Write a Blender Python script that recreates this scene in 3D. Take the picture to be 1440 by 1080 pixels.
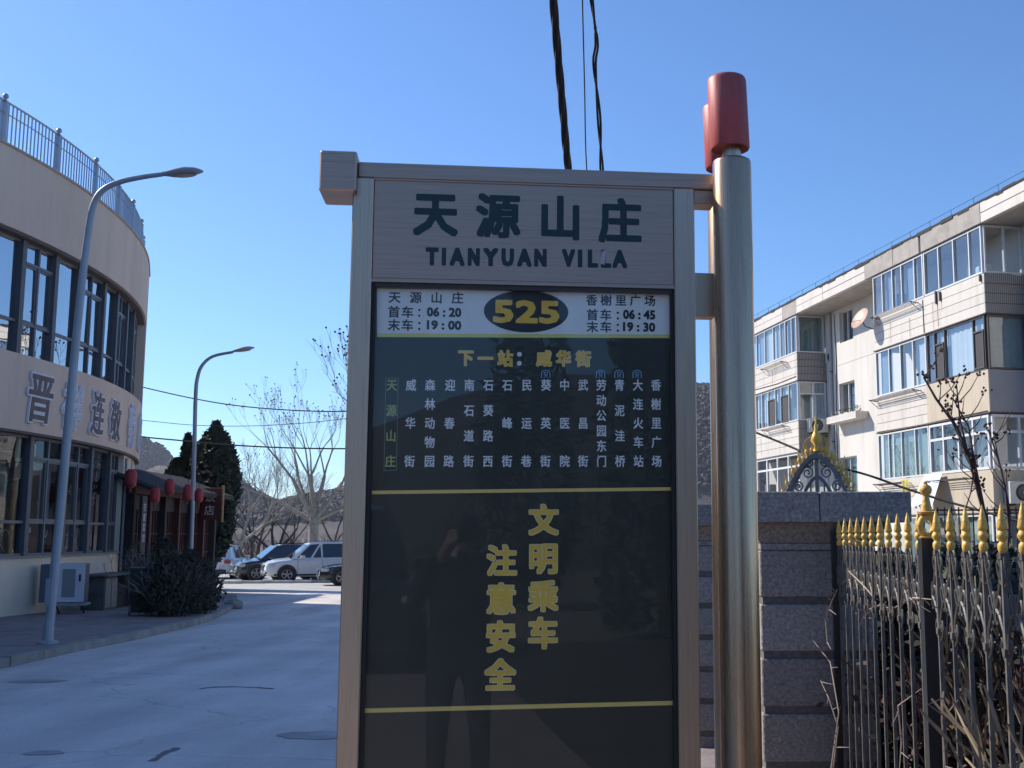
import bpy, bmesh, math, random
from mathutils import Vector, Matrix
R = math.radians
sc = bpy.context.scene
for o in list(bpy.data.objects):
    bpy.data.objects.remove(o)

# ------------------------------------------------------------------ camera, sky, sun, exposure
PITCH = R(7.6); FPX = 1580.0; PCX, PCY = 840.0, 540.0
EYE = Vector((0, 0, 1.6))
cam = bpy.data.cameras.new('camera'); co = bpy.data.objects.new('camera', cam); sc.collection.objects.link(co)
co.location = EYE; co.rotation_euler = (R(90) + PITCH, 0, 0)
cam.sensor_width = 36; cam.lens = FPX / 1440 * 36; cam.shift_x = -(PCX - 720) / 1440
cam.clip_start = 0.05; cam.clip_end = 6000
sc.camera = co

SUN_AZ = 62.0   # degrees to the left of +Y
SUN_EL = 37.0
w = bpy.data.worlds.new('World'); sc.world = w; w.use_nodes = True
nt = w.node_tree; nt.nodes.clear()
sky = nt.nodes.new('ShaderNodeTexSky'); sky.sky_type = 'NISHITA'; sky.sun_disc = False
sky.sun_elevation = R(SUN_EL); sky.sun_rotation = R(-SUN_AZ)
sky.air_density = 1.0; sky.dust_density = 0.3; sky.ozone_density = 10.0; sky.altitude = 50
bg = nt.nodes.new('ShaderNodeBackground'); bg.inputs['Strength'].default_value = 0.13
wo = nt.nodes.new('ShaderNodeOutputWorld')
nt.links.new(sky.outputs[0], bg.inputs[0]); nt.links.new(bg.outputs[0], wo.inputs[0])
sl = bpy.data.lights.new('sun', 'SUN'); so = bpy.data.objects.new('sun', sl); sc.collection.objects.link(so)
sl.energy = 4.2; sl.angle = R(0.5); sl.color = (1.0, 0.94, 0.84)
sdir = Vector((-math.sin(R(SUN_AZ)) * math.cos(R(SUN_EL)), math.cos(R(SUN_AZ)) * math.cos(R(SUN_EL)), math.sin(R(SUN_EL))))
so.rotation_euler = sdir.to_track_quat('Z', 'Y').to_euler()
so.location = (0, 0, 60)
sc.view_settings.view_transform = 'Standard'; sc.view_settings.look = 'None'
sc.view_settings.exposure = 0.5; sc.view_settings.gamma = 1.0
sc.view_settings.use_curve_mapping = False
sc.render.resolution_x = 1024; sc.render.resolution_y = 768
sc.cycles.max_bounces = 6; sc.cycles.transparent_max_bounces = 12
sc.cycles.caustics_reflective = False; sc.cycles.caustics_refractive = False

# ------------------------------------------------------------------ helpers
def ray(x, y):
    c = Vector(((x - PCX) / FPX, (PCY - y) / FPX, -1))
    a = math.pi / 2 + PITCH
    return Vector((c.x, math.cos(a) * c.y - math.sin(a) * c.z, math.sin(a) * c.y + math.cos(a) * c.z))
def at(x, y, Y):            # point of the place seen in the survey photo, at distance Y
    d = ray(x, y); return EYE + d * (Y / d.y)
def gz(Y):                  # the street falls gently away
    return -0.0105 * min(max(Y - 5, 0), 55)
def atG(x, y, up=0.0):
    d = ray(x, y); z = 0.0
    for _ in range(12):
        p = EYE + d * ((z + up - 1.6) / d.z); z = gz(p.y)
    return p

MATS = {}
def mat(name, col, rough=0.6, metal=0.0, var=0.12, scale=6.0, bump=0.0, bscale=40.0, spec=0.5, stretch=(1, 1, 1), dirt=None, dirt_amt=0.0, coat=0.0, emit=None, rv=0.0):
    if name in MATS: return MATS[name]
    m = bpy.data.materials.new(name); m.use_nodes = True
    n = m.node_tree.nodes; l = m.node_tree.links
    b = n['Principled BSDF']
    b.inputs['Roughness'].default_value = rough; b.inputs['Metallic'].default_value = metal
    b.inputs['Specular IOR Level'].default_value = spec
    b.inputs['Coat Weight'].default_value = coat; b.inputs['Coat Roughness'].default_value = 0.03
    tc = n.new('ShaderNodeTexCoord'); mp = n.new('ShaderNodeMapping'); mp.inputs['Scale'].default_value = stretch
    l.new(tc.outputs['Object'], mp.inputs['Vector'])
    nz = n.new('ShaderNodeTexNoise'); nz.inputs['Scale'].default_value = scale; nz.inputs['Detail'].default_value = 6
    nz.inputs['Roughness'].default_value = 0.65
    l.new(mp.outputs[0], nz.inputs['Vector'])
    rp = n.new('ShaderNodeValToRGB')
    lo = [max(0, c * (1 - var)) for c in col]; hi = [min(1, c * (1 + var)) for c in col]
    rp.color_ramp.elements[0].color = (*lo, 1); rp.color_ramp.elements[0].position = 0.3
    rp.color_ramp.elements[1].color = (*hi, 1); rp.color_ramp.elements[1].position = 0.7
    l.new(nz.outputs['Fac'], rp.inputs['Fac'])
    out = rp.outputs[0]
    if dirt:
        n2 = n.new('ShaderNodeTexNoise'); n2.inputs['Scale'].default_value = scale * 0.35; n2.inputs['Detail'].default_value = 8
        n2.inputs['Roughness'].default_value = 0.7
        l.new(mp.outputs[0], n2.inputs['Vector'])
        r2 = n.new('ShaderNodeValToRGB'); r2.color_ramp.elements[0].position = 0.5; r2.color_ramp.elements[1].position = 0.72
        l.new(n2.outputs['Fac'], r2.inputs['Fac'])
        mx = n.new('ShaderNodeMix'); mx.data_type = 'RGBA'
        ml = n.new('ShaderNodeMath'); ml.operation = 'MULTIPLY'; ml.inputs[1].default_value = dirt_amt
        l.new(r2.outputs[0], ml.inputs[0]); l.new(ml.outputs[0], mx.inputs['Factor'])
        l.new(out, mx.inputs['A']); mx.inputs['B'].default_value = (*dirt, 1)
        out = mx.outputs['Result']
    if rv:
        oi = n.new('ShaderNodeObjectInfo'); mr = n.new('ShaderNodeMapRange'); mr.inputs['To Min'].default_value = 1 - rv; mr.inputs['To Max'].default_value = 1 + rv
        l.new(oi.outputs['Random'], mr.inputs['Value']); vm = n.new('ShaderNodeVectorMath'); vm.operation = 'SCALE'
        l.new(out, vm.inputs[0]); l.new(mr.outputs[0], vm.inputs['Scale']); out = vm.outputs[0]
    l.new(out, b.inputs['Base Color'])
    if bump:
        n3 = n.new('ShaderNodeTexNoise'); n3.inputs['Scale'].default_value = bscale; n3.inputs['Detail'].default_value = 4
        l.new(mp.outputs[0], n3.inputs['Vector'])
        bp = n.new('ShaderNodeBump'); bp.inputs['Strength'].default_value = bump; bp.inputs['Distance'].default_value = 0.02
        l.new(n3.outputs['Fac'], bp.inputs['Height']); l.new(bp.outputs[0], b.inputs['Normal'])
    if emit:
        b.inputs['Emission Color'].default_value = (*emit, 1)
    MATS[name] = m
    return m

def glass(name, tint=(0.9, 0.95, 1.0), ior=1.5, rough=0.0, dust=0.0):
    if name in MATS: return MATS[name]
    m = bpy.data.materials.new(name); m.use_nodes = True
    n = m.node_tree.nodes; l = m.node_tree.links; n.clear()
    out = n.new('ShaderNodeOutputMaterial'); mx = n.new('ShaderNodeMixShader')
    lw = n.new('ShaderNodeLayerWeight'); lw.inputs['Blend'].default_value = .5; f0 = ((ior - 1) / (ior + 1)) ** 2
    pw = n.new('ShaderNodeMath'); pw.operation = 'POWER'; pw.inputs[1].default_value = 5.0; l.new(lw.outputs['Facing'], pw.inputs[0])
    fr = n.new('ShaderNodeMath'); fr.operation = 'MULTIPLY_ADD'; fr.inputs[1].default_value = 1 - f0; fr.inputs[2].default_value = f0; l.new(pw.outputs[0], fr.inputs[0])
    tr = n.new('ShaderNodeBsdfTransparent'); tr.inputs[0].default_value = (*tint, 1)
    gl = n.new('ShaderNodeBsdfGlossy'); gl.inputs['Roughness'].default_value = rough; gl.inputs['Color'].default_value = (0.95, 0.97, 1, 1)
    tc = n.new('ShaderNodeTexCoord'); nz = n.new('ShaderNodeTexNoise'); nz.inputs['Scale'].default_value = 1.3
    bp = n.new('ShaderNodeBump'); bp.inputs['Strength'].default_value = 0.12; bp.inputs['Distance'].default_value = 0.01
    l.new(tc.outputs['Object'], nz.inputs['Vector']); l.new(nz.outputs['Fac'], bp.inputs['Height'])
    l.new(bp.outputs[0], gl.inputs['Normal'])
    l.new(fr.outputs[0], mx.inputs[0]); l.new(tr.outputs[0], mx.inputs[1]); l.new(gl.outputs[0], mx.inputs[2])
    last = mx.outputs[0]
    if dust:
        df = n.new('ShaderNodeBsdfDiffuse'); df.inputs[0].default_value = (.5, .5, .47, 1); n2 = n.new('ShaderNodeTexNoise'); n2.inputs['Scale'].default_value = 3.5; n2.inputs['Detail'].default_value = 10; n2.inputs['Roughness'].default_value = .8
        mp = n.new('ShaderNodeMapping'); mp.inputs['Scale'].default_value = (2.5, 1, .6); l.new(tc.outputs['Object'], mp.inputs['Vector']); l.new(mp.outputs[0], n2.inputs['Vector'])
        mr = n.new('ShaderNodeMapRange'); mr.inputs['From Min'].default_value = .35; mr.inputs['From Max'].default_value = .75; mr.inputs['To Min'].default_value = 0; mr.inputs['To Max'].default_value = dust * 2
        l.new(n2.outputs['Fac'], mr.inputs['Value']); m3 = n.new('ShaderNodeMixShader'); l.new(mr.outputs[0], m3.inputs[0]); l.new(last, m3.inputs[1]); l.new(df.outputs[0], m3.inputs[2]); last = m3.outputs[0]
    l.new(last, out.inputs[0])
    MATS[name] = m
    return m

class MB:
    def __init__(s): s.v = []; s.f = []
    def add(s, vs, fs):
        b = len(s.v); s.v += [tuple(v) for v in vs]; s.f += [tuple(i + b for i in f) for f in fs]; return s
    def box(s, x0, x1, y0, y1, z0, z1):
        return s.add([(x0, y0, z0), (x1, y0, z0), (x1, y1, z0), (x0, y1, z0), (x0, y0, z1), (x1, y0, z1), (x1, y1, z1), (x0, y1, z1)],
              [(0, 3, 2, 1), (4, 5, 6, 7), (0, 1, 5, 4), (1, 2, 6, 5), (2, 3, 7, 6), (3, 0, 4, 7)])
    def bbox(s, x0, x1, y0, y1, z0, z1, b=0.004):   # box with chamfered edges
        bm = bmesh.new(); bmesh.ops.create_cube(bm, size=1)
        for v in bm.verts:
            v.co = Vector(((x0 + x1) / 2 + v.co.x * (x1 - x0), (y0 + y1) / 2 + v.co.y * (y1 - y0), (z0 + z1) / 2 + v.co.z * (z1 - z0)))
        bmesh.ops.bevel(bm, geom=bm.edges[:], offset=b, segments=1, affect='EDGES')
        bm.verts.index_update()
        s.add([v.co[:] for v in bm.verts], [[v.index for v in f.verts] for f in bm.faces]); bm.free(); return s
    def quad(s, a, b, c, d): return s.add([a, b, c, d], [(0, 1, 2, 3)])
    def tube(s, pts, rad, n=6, caps=True):
        pts = [Vector(p) for p in pts]
        if not hasattr(rad, '__len__'): rad = [rad] * len(pts)
        vs = []; fs = []; prev = None
        for i, p in enumerate(pts):
            if i == 0: t = pts[1] - p
            elif i == len(pts) - 1: t = p - pts[i - 1]
            else: t = pts[i + 1] - pts[i - 1]
            t.normalize() if t.length > 1e-9 else None
            if prev is None:
                a = Vector((0, 0, 1)) if abs(t.z) < 0.9 else Vector((1, 0, 0))
                prev = t.cross(a).normalized()
            u = (prev - t * prev.dot(t))
            u = u.normalized() if u.length > 1e-6 else t.orthogonal().normalized()
            prev = u; v = t.cross(u)
            for k in range(n):
                an = 2 * math.pi * k / n
                vs.append(p + (u * math.cos(an) + v * math.sin(an)) * rad[i])
        for i in range(len(pts) - 1):
            for k in range(n):
                fs.append((i * n + k, i * n + (k + 1) % n, (i + 1) * n + (k + 1) % n, (i + 1) * n + k))
        if caps:
            fs.append(tuple(range(n - 1, -1, -1))); fs.append(tuple(range((len(pts) - 1) * n, len(pts) * n)))
        return s.add(vs, fs)
    def lathe(s, prof, c=(0, 0, 0), n=16, ax='z'):   # prof: (r, h) bottom to top
        vs = []; fs = []
        for r, h in prof:
            for k in range(n):
                an = 2 * math.pi * k / n
                x, y = r * math.cos(an), r * math.sin(an)
                vs.append({'z': (c[0] + x, c[1] + y, c[2] + h), 'y': (c[0] + x, c[1] + h, c[2] - y), 'x': (c[0] + h, c[1] + x, c[2] + y)}[ax])
        for i in range(len(prof) - 1):
            for k in range(n):
                fs.append((i * n + k, i * n + (k + 1) % n, (i + 1) * n + (k + 1) % n, (i + 1) * n + k))
        fs.append(tuple(range(n - 1, -1, -1))); fs.append(tuple(range((len(prof) - 1) * n, len(prof) * n)))
        return s.add(vs, fs)
    def build(s, name, m, parent=None, smooth=False, angle=None):
        me = bpy.data.meshes.new(name); me.from_pydata(s.v, [], s.f); me.update()
        if m is not None: me.materials.append(m)
        if smooth:
            me.polygons.foreach_set('use_smooth', [True] * len(me.polygons))
            me.set_sharp_from_angle(angle=R(angle or 40))
        o = bpy.data.objects.new(name, me); sc.collection.objects.link(o)
        if parent is not None: o.parent = parent
        return o
def link_copy(o, parent=None, loc=None, rot=None, scale=None):
    c = o.copy(); sc.collection.objects.link(c)
    if parent is not None: c.parent = parent
    if loc is not None: c.location = loc
    if rot is not None: c.rotation_euler = rot
    if scale is not None: c.scale = scale
    return c
def tag(o, label=None, cat=None, group=None, kind=None):
    if label: o['label'] = label
    if cat: o['category'] = cat
    if group: o['group'] = group
    if kind: o['kind'] = kind
    return o
def thing(name, label, cat, loc=(0, 0, 0), rz=0, group=None):
    o = bpy.data.objects.new(name, None); sc.collection.objects.link(o)
    o.location = loc; o.rotation_euler = (0, 0, rz); o.empty_display_size = 0.2
    return tag(o, label, cat, group)
def struct(name, mb, m, smooth=False):
    o = mb.build(name, m, None, smooth); o['kind'] = 'structure'; return o
def copy_tree(o, parent=None):
    c = o.copy(); sc.collection.objects.link(c); c.parent = parent
    for ch in list(o.children): copy_tree(ch, c)
    return c

# ------------------------------------------------------------------ glyphs
GL = {}
def want(keys):
    tmp = []
    for k in keys:
        if k in GL: continue
        c = bpy.data.curves.new('t', 'FONT'); c.body = k[0]; c.offset = k[1]; c.resolution_u = 2
        o = bpy.data.objects.new('t', c); sc.collection.objects.link(o); tmp.append((k, o, c))
    bpy.context.view_layer.update(); dg = bpy.context.evaluated_depsgraph_get()
    for k, o, c in tmp:
        me = bpy.data.meshes.new_from_object(o.evaluated_get(dg))
        GL[k] = ([v.co[:2] for v in me.vertices], [tuple(p.vertices) for p in me.polygons])
        bpy.data.meshes.remove(me)
    for k, o, c in tmp:
        bpy.data.objects.remove(o); bpy.data.curves.remove(c)
RING = [(0.0, 0.0), (1, 0), (.88, .88), (0, 1), (-.88, .88), (-1, 0), (-.88, -.88), (0, -1), (.88, -.88)]
def glyph_base(key):
    k = (key[0], 0.0)
    if k not in GL: want([k])
    return GL[k], key[1]
def glyph_fit(mb, key, u0, u1, z0, z1, y, f=None):  # a bold string stretched into a rectangle, facing -y
    (vs, fs), off = glyph_base(key)
    xs = [v[0] for v in vs]; ys = [v[1] for v in vs]; r = off * (z1 - z0) * 1.3
    a, b, c, d = min(xs), max(xs), min(ys), max(ys)
    for i, (rx, ry) in enumerate(RING if off else RING[:1]):
        P = [(u0 + r + rx * r + (x - a) / (b - a) * (u1 - u0 - 2 * r), y - i * 2e-5, z0 + r + ry * r + (q - c) / (d - c) * (z1 - z0 - 2 * r)) for x, q in vs]
        mb.add(P if f is None else [f(*p) for p in P], fs)
def glyph_em(mb, key, u, z, w_, h_, y, f=None, shear=0.0):  # a CJK character, its em square centred on (u, z)
    (vs, fs), off = glyph_base(key); r = off * h_
    for i, (rx, ry) in enumerate(RING if off else RING[:1]):
        P = [(u + rx * r + (x - 0.5 + shear * (q - 0.38)) * w_, y - i * 2e-5, z + ry * r + (q - 0.38) * h_) for x, q in vs]
        mb.add(P if f is None else [f(*p) for p in P], fs)

# ================================================================== GROUND
asphalt = mat('old_asphalt', (0.64, 0.58, 0.54), 0.85, var=0.16, scale=0.5, bump=0.25, bscale=60, dirt=(0.52, 0.48, 0.46), dirt_amt=0.7)
def road_detail(m):
    n = m.node_tree.nodes; l = m.node_tree.links; b = n['Principled BSDF']; src = b.inputs['Base Color'].links[0].from_socket
    tc = n.new('ShaderNodeTexCoord'); mp = n.new('ShaderNodeMapping'); mp.inputs['Scale'].default_value = (.9, .12, 1); mp.inputs['Rotation'].default_value = (0, 0, R(18)); l.new(tc.outputs['Object'], mp.inputs['Vector'])
    a = n.new('ShaderNodeTexNoise'); a.inputs['Scale'].default_value = 1.3; a.inputs['Detail'].default_value = 5; l.new(mp.outputs[0], a.inputs['Vector'])
    f = n.new('ShaderNodeTexNoise'); f.inputs['Scale'].default_value = 45; f.inputs['Detail'].default_value = 6; f.inputs['Roughness'].default_value = .8; l.new(tc.outputs['Object'], f.inputs['Vector'])
    w_ = n.new('ShaderNodeTexNoise'); w_.inputs['Scale'].default_value = 2.0; l.new(tc.outputs['Object'], w_.inputs['Vector'])
    vx = n.new('ShaderNodeVectorMath'); vx.operation = 'MULTIPLY_ADD'; vx.inputs[1].default_value = (.5, .5, .5); l.new(w_.outputs['Color'], vx.inputs[0]); l.new(tc.outputs['Object'], vx.inputs[2])
    v = n.new('ShaderNodeTexVoronoi'); v.feature = 'DISTANCE_TO_EDGE'; v.inputs['Scale'].default_value = .42; l.new(vx.outputs[0], v.inputs['Vector'])
    r1 = n.new('ShaderNodeMapRange'); r1.inputs['From Min'].default_value = .3; r1.inputs['From Max'].default_value = .7; r1.inputs['To Min'].default_value = .80; r1.inputs['To Max'].default_value = 1.18; l.new(a.outputs['Fac'], r1.inputs['Value'])
    r2 = n.new('ShaderNodeMapRange'); r2.inputs['From Min'].default_value = .3; r2.inputs['From Max'].default_value = .7; r2.inputs['To Min'].default_value = .82; r2.inputs['To Max'].default_value = 1.16; l.new(f.outputs['Fac'], r2.inputs['Value'])
    r3 = n.new('ShaderNodeMapRange'); r3.inputs['From Min'].default_value = .0; r3.inputs['From Max'].default_value = .008; r3.inputs['To Min'].default_value = .72; r3.inputs['To Max'].default_value = 1.0; l.new(v.outputs['Distance'], r3.inputs['Value'])
    m1 = n.new('ShaderNodeMath'); m1.operation = 'MULTIPLY'; l.new(r1.outputs[0], m1.inputs[0]); l.new(r2.outputs[0], m1.inputs[1])
    m2 = n.new('ShaderNodeMath'); m2.operation = 'MULTIPLY'; l.new(m1.outputs[0], m2.inputs[0]); l.new(r3.outputs[0], m2.inputs[1])
    vm = n.new('ShaderNodeVectorMath'); vm.operation = 'SCALE'; l.new(src, vm.inputs[0]); l.new(m2.outputs[0], vm.inputs['Scale']); l.new(vm.outputs[0], b.inputs['Base Color'])
road_detail(asphalt)
soil = mat('dry_soil', (0.17, 0.135, 0.10), 0.95, var=0.3, scale=0.3, bump=0.4, bscale=8)
paver = mat('sidewalk_pavers', (0.27, 0.22, 0.21), 0.9, var=0.25, scale=2.5, bump=0.3, bscale=30, dirt=(0.12, 0.105, 0.10), dirt_amt=0.6)
concrete = mat('pale_concrete', (0.46, 0.44, 0.41), 0.85, var=0.15, scale=1.2, bump=0.2, bscale=20, dirt=(0.27, 0.25, 0.22), dirt_amt=0.5)
def sheet(xs, ys, up, zf=gz):
    mb = MB()
    vs = [(x, y, zf(y) + up) for y in ys for x in xs]; nx = len(xs)
    fs = [(j * nx + i, j * nx + i + 1, (j + 1) * nx + i + 1, (j + 1) * nx + i) for j in range(len(ys) - 1) for i in range(nx - 1)]
    mb.add(vs, fs); return mb
struct('ground', sheet([-2500, -300, -60, 0, 60, 300, 2500], [-2500, -300, -60, 5, 60, 300, 2500], -0.02), soil)
struct('road', sheet([-14, -10, -6, -3, -0.9], [-45, -20, 5, 14, 24, 38.8], 0.0), asphalt)
struct('parking_lot', sheet([-30, -18, -10, -2, 12], [38.8, 46, 54, 60, 62], 0.0), concrete)
# left pavement with kerb stones
kerb_px = [(0, 938), (90, 918), (180, 900), (250, 884), (290, 872), (315, 861), (327, 850), (326, 842)]
kp = [Vector((-9.3, -20, 0)), Vector((-8.6, 0, 0)), Vector((-8.1, 8, 0))] + [atG(*p) for p in kerb_px] + [Vector((-11.5, 32, 0)), Vector((-13.5, 33.5, 0))]
mb = MB(); vs = []
for p in kp: vs += [(p.x, p.y, gz(p.y) + 0.12), (-16.0 if p.y < 20 else -15, p.y if p.y < 30 else p.y, gz(p.y) + 0.12)]
mb.add(vs, [(2 * i, 2 * i + 2, 2 * i + 3, 2 * i + 1) for i in range(len(kp) - 1)])
side_l = struct('pavement', mb, paver)
def kerb_run(pts, parent, length=0.95, wdt=0.13):
    k = 0
    km = mat('kerb_granite', (0.27, 0.27, 0.26), 0.85, rv=.15, var=0.25, scale=3, bump=0.3, bscale=50)
    for a, b in zip(pts[:-1], pts[1:]):
        a = Vector((a.x, a.y, 0)); b = Vector((b.x, b.y, 0)); d = b - a; L = d.length; n = max(1, round(L / length)); t = d / L
        q = Vector((t.y, -t.x, 0))
        for i in range(n):
            p0 = a + t * (L * i / n + 0.006); p1 = a + t * (L * (i + 1) / n - 0.006)
            z0, z1 = gz(p0.y), gz(p1.y); j = random.uniform(-0.006, 0.006)
            m_ = MB(); w1 = wdt
            A = [p0 + q * 0.0, p1 + q * 0.0, p1 + q * w1, p0 + q * w1]
            zz = [z0, z1, z1, z0]
            m_.add([(v.x, v.y, z - 0.1) for v, z in zip(A, zz)] + [(v.x, v.y, z + 0.128 + j) for v, z in zip(A, zz)],
                   [(0, 3, 2, 1), (4, 5, 6, 7), (0, 1, 5, 4), (1, 2, 6, 5), (2, 3, 7, 6), (3, 0, 4, 7)])
            m_.build('kerb_stone', km, parent); k += 1
random.seed(3)
kerb_run(kp[2:], side_l)
# pavement under the bus stop sign
mb = MB(); ys = [-20, 5, 20, 38]; vs = []
for y in ys: vs += [(-0.9 + 0.13, y, gz(y) + 0.12), (0.95, y, gz(y) + 0.12)]
mb.add(vs, [(2 * i, 2 * i + 1, 2 * i + 3, 2 * i + 2) for i in range(3)])
side_r = struct('pavement', mb, paver)
kerb_run([Vector((-0.9, -4, 0)), Vector((-0.9, 5, 0)), Vector((-0.9, 26, 0))], side_r, 1.0)
# road patches, manhole and stains
def blob(name, c, rx, ry, m_, up, seed, lab=None):
    random.seed(seed); mb = MB(); N = 26
    vs = [(c[0], c[1], gz(c[1]) + up)]
    for k in range(N):
        a = 2 * math.pi * k / N; f = 1 + random.uniform(-.12, .12)
        y = c[1] + ry * math.sin(a) * f
        vs.append((c[0] + rx * math.cos(a) * f, y, gz(y) + up))
    mb.add(vs, [(0, 1 + k, 1 + (k + 1) % N) for k in range(N)])
    o = mb.build(name, m_); o['kind'] = 'structure'; return o
tar = mat('tar_patch', (0.37, 0.35, 0.34), 0.8, var=0.25, scale=3, bump=0.4, bscale=30)
for i, (x, y, rx, ry) in enumerate([(52, 958, .33, .16), (168, 1068, .0, .0), (62, 1059, .14, .10), (458, 1034, .40, .2)]):
    if rx: p = atG(x, y); blob('road_patch', p, rx, ry, tar, 0.004, i)
# crack arc in the road
crk = mat('tar_seam', (0.16, 0.16, 0.17), 0.9)
mb = MB()
pts = [atG(x, y) for x, y in [(268, 974), (280, 969), (300, 966.5), (330, 966), (360, 967), (385, 969)]]
for i in range(len(pts) - 1):
    a, b = pts[i], pts[i + 1]; wd = 0.018 + 0.02 * math.sin(i * 2.1) ** 2
    mb.quad((a.x, a.y - wd, gz(a.y) + .004), (b.x, b.y - wd, gz(b.y) + .004), (b.x, b.y + wd, gz(b.y) + .004), (a.x, a.y + wd, gz(a.y) + .004))
o = mb.build('road_seam', crk); o['kind'] = 'structure'
mb = MB(); random.seed(8)
for i in range(22):
    t = i / 21; x = 216 + 34 * t; y = 1070 - 17 * math.sin(t * 1.4) + random.uniform(-1.5, 1.5)
    p = atG(x, y); r = random.uniform(.008, .03)
    mb.quad((p.x - r, p.y - r * 1.6, gz(p.y) + .004), (p.x + r, p.y - r, gz(p.y) + .004), (p.x + r, p.y + r, gz(p.y) + .004), (p.x - r, p.y + r, gz(p.y) + .004))
o = mb.build('road_seam', crk); o['kind'] = 'structure'

# ================================================================== BUS STOP SIGN
PHI = R(6.3); SP0 = Vector((-0.652, 2.9, 0)); SU = Vector((math.cos(PHI), math.sin(PHI), 0)); SN = Vector((math.sin(PHI), -math.cos(PHI), 0))
def S(x, y, off=0.0):
    r_ = ray(x, y); t = ((SP0 - SN * off - EYE).dot(SN)) / r_.dot(SN); p = EYE + r_ * t
    return (p - SP0).dot(SU), p.z
def brushed(name, col, rough, axis, var=0.1):
    if name in MATS: return MATS[name]
    st = {'z': (60, 60, 1.2), 'x': (1.2, 60, 60)}[axis]
    m = mat(name, col, rough, 1.0, var=var, scale=6, stretch=st, dirt=tuple(c * .62 for c in col), dirt_amt=.55)
    n = m.node_tree.nodes; l = m.node_tree.links; b = n['Principled BSDF']
    nz = n.new('ShaderNodeTexNoise'); nz.inputs['Scale'].default_value = 10; nz.inputs['Detail'].default_value = 3
    mp = [q for q in n if q.type == 'MAPPING'][0]
    l.new(mp.outputs[0], nz.inputs['Vector'])
    mr = n.new('ShaderNodeMapRange'); mr.inputs['To Min'].default_value = rough - 0.08; mr.inputs['To Max'].default_value = rough + 0.12
    l.new(nz.outputs['Fac'], mr.inputs['Value']); l.new(mr.outputs[0], b.inputs['Roughness'])
    bp = n.new('ShaderNodeBump'); bp.inputs['Strength'].default_value = 0.06; bp.inputs['Distance'].default_value = 0.002
    l.new(nz.outputs['Fac'], bp.inputs['Height']); l.new(bp.outputs[0], b.inputs['Normal'])
    return m
steel = brushed('brushed_steel', (0.57, 0.44, 0.33), 0.36, 'z')
steel_h = brushed('brushed_steel_crosswise', (0.48, 0.35, 0.275), 0.42, 'x')
steel_pole = brushed('pole_steel', (0.53, 0.36, 0.235), 0.25, 'z')
sign = thing('bus_stop_sign', 'tall steel bus stop sign for route 525 beside the road', 'bus stop sign', SP0, PHI)
GB = 0.12
for u0, u1 in ((0.0, 0.055), (0.868, 0.925)):
    MB().bbox(u0, u1, 0.0, 0.075, GB, 2.545, 0.003).build('frame_post', steel, sign)
MB().bbox(0.012, 1.0, 0.004, 0.085, 2.5455, 2.589, 0.003).build('top_beam', steel_h, sign)
MB().bbox(0.9255, 0.985, 0.012, 0.075, 2.505, 2.5452, 0.002).build('beam_bracket', steel_h, sign)
MB().bbox(-0.085, 0.0115, -0.03, 0.11, 2.497, 2.606, 0.004).build('beam_end_box', steel_h, sign)
MB().bbox(0.0552, 0.8678, 0.008, 0.06, 2.272, 2.545, 0.002).build('header_plate', steel_h, sign)
MB().box(0.0552, 0.8678, 0.004, 0.012, 2.262, 2.2718).build('header_trim', steel_h, sign)
MB().box(0.0552, 0.8678, 0.004, 0.0078, 2.541, 2.545).build('header_trim', steel_h, sign)
MB().bbox(0.9255, 0.985, 0.02, 0.07, 2.19, 2.312, 0.002).build('side_bracket', steel, sign)
MB().bbox(0.9255, 0.985, 0.02, 0.07, 0.7, 0.8, 0.002).build('side_bracket', steel, sign)
dark_print = mat('dark_printed_panel', (0.024, 0.027, 0.019), 0.35, var=0.25, scale=2)
MB().box(0.0552, 0.8678, 0.030, 0.06, 0.55, 2.2615).build('display_panel', dark_print, sign)
gask = mat('black_rubber', (0.012, 0.013, 0.012), 0.6)
for a in ((0.0555, 0.066, 0.55, 2.261), (0.857, 0.8675, 0.55, 2.261)):
    MB().box(a[0], a[1], 0.010, 0.0298, a[2], a[3]).build('gasket', gask, sign)
MB().box(0.0662, 0.8568, 0.010, 0.0298, 2.2495, 2.261).build('gasket', mat('shadow_trim', (0.05, 0.04, 0.035), 0.5), sign)  # dark colour stands in for the shadowed recess under the header plate
MB().bbox(0.0552, 0.8678, 0.002, 0.06, 0.48, 0.549, 0.002).build('bottom_rail', steel_h, sign)
white_print = mat('white_print', (0.86, 0.88, 0.84), 0.5, var=0.08, scale=3)
lime = mat('lime_print', (0.72, 0.72, 0.20), 0.5, var=0.06)
gold_print = mat('gold_print', (0.92, 0.57, 0.07), 0.5, var=0.08)
pale_print = mat('pale_outline_print', (0.88, 0.78, 0.44), 0.5, var=0.05)
line_print = mat('yellow_line_print', (0.90, 0.64, 0.17), 0.5, var=0.05)
white_text = mat('white_lettering', (0.88, 0.88, 0.86), 0.5, var=0.05)
dark_text = mat('dark_lettering', (0.022, 0.026, 0.035), 0.5, var=0.1)
green_dark = mat('dark_green_lettering', (0.008, 0.030, 0.034), 0.35, var=0.15)
metro_blue = mat('pale_blue_print', (0.25, 0.48, 0.62), 0.5)
def strip(x0, y0, x1, y1, th, dy, name, m_):   # sloping printed strip between two photo points
    u0, z0 = S(x0, y0, dy); u1, z1 = S(x1, y1, dy); h = th / 2 * 2.9 / FPX
    mb = MB(); mb.add([(u0, dy, z0 - h), (u1, dy, z1 - h), (u1, dy, z1 + h), (u0, dy, z0 + h)], [(0, 1, 2, 3)])
    return mb.build(name, m_, sign)
D1, D2, D3, D4 = 0.0292, 0.0286, 0.0280, 0.0274
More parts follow.
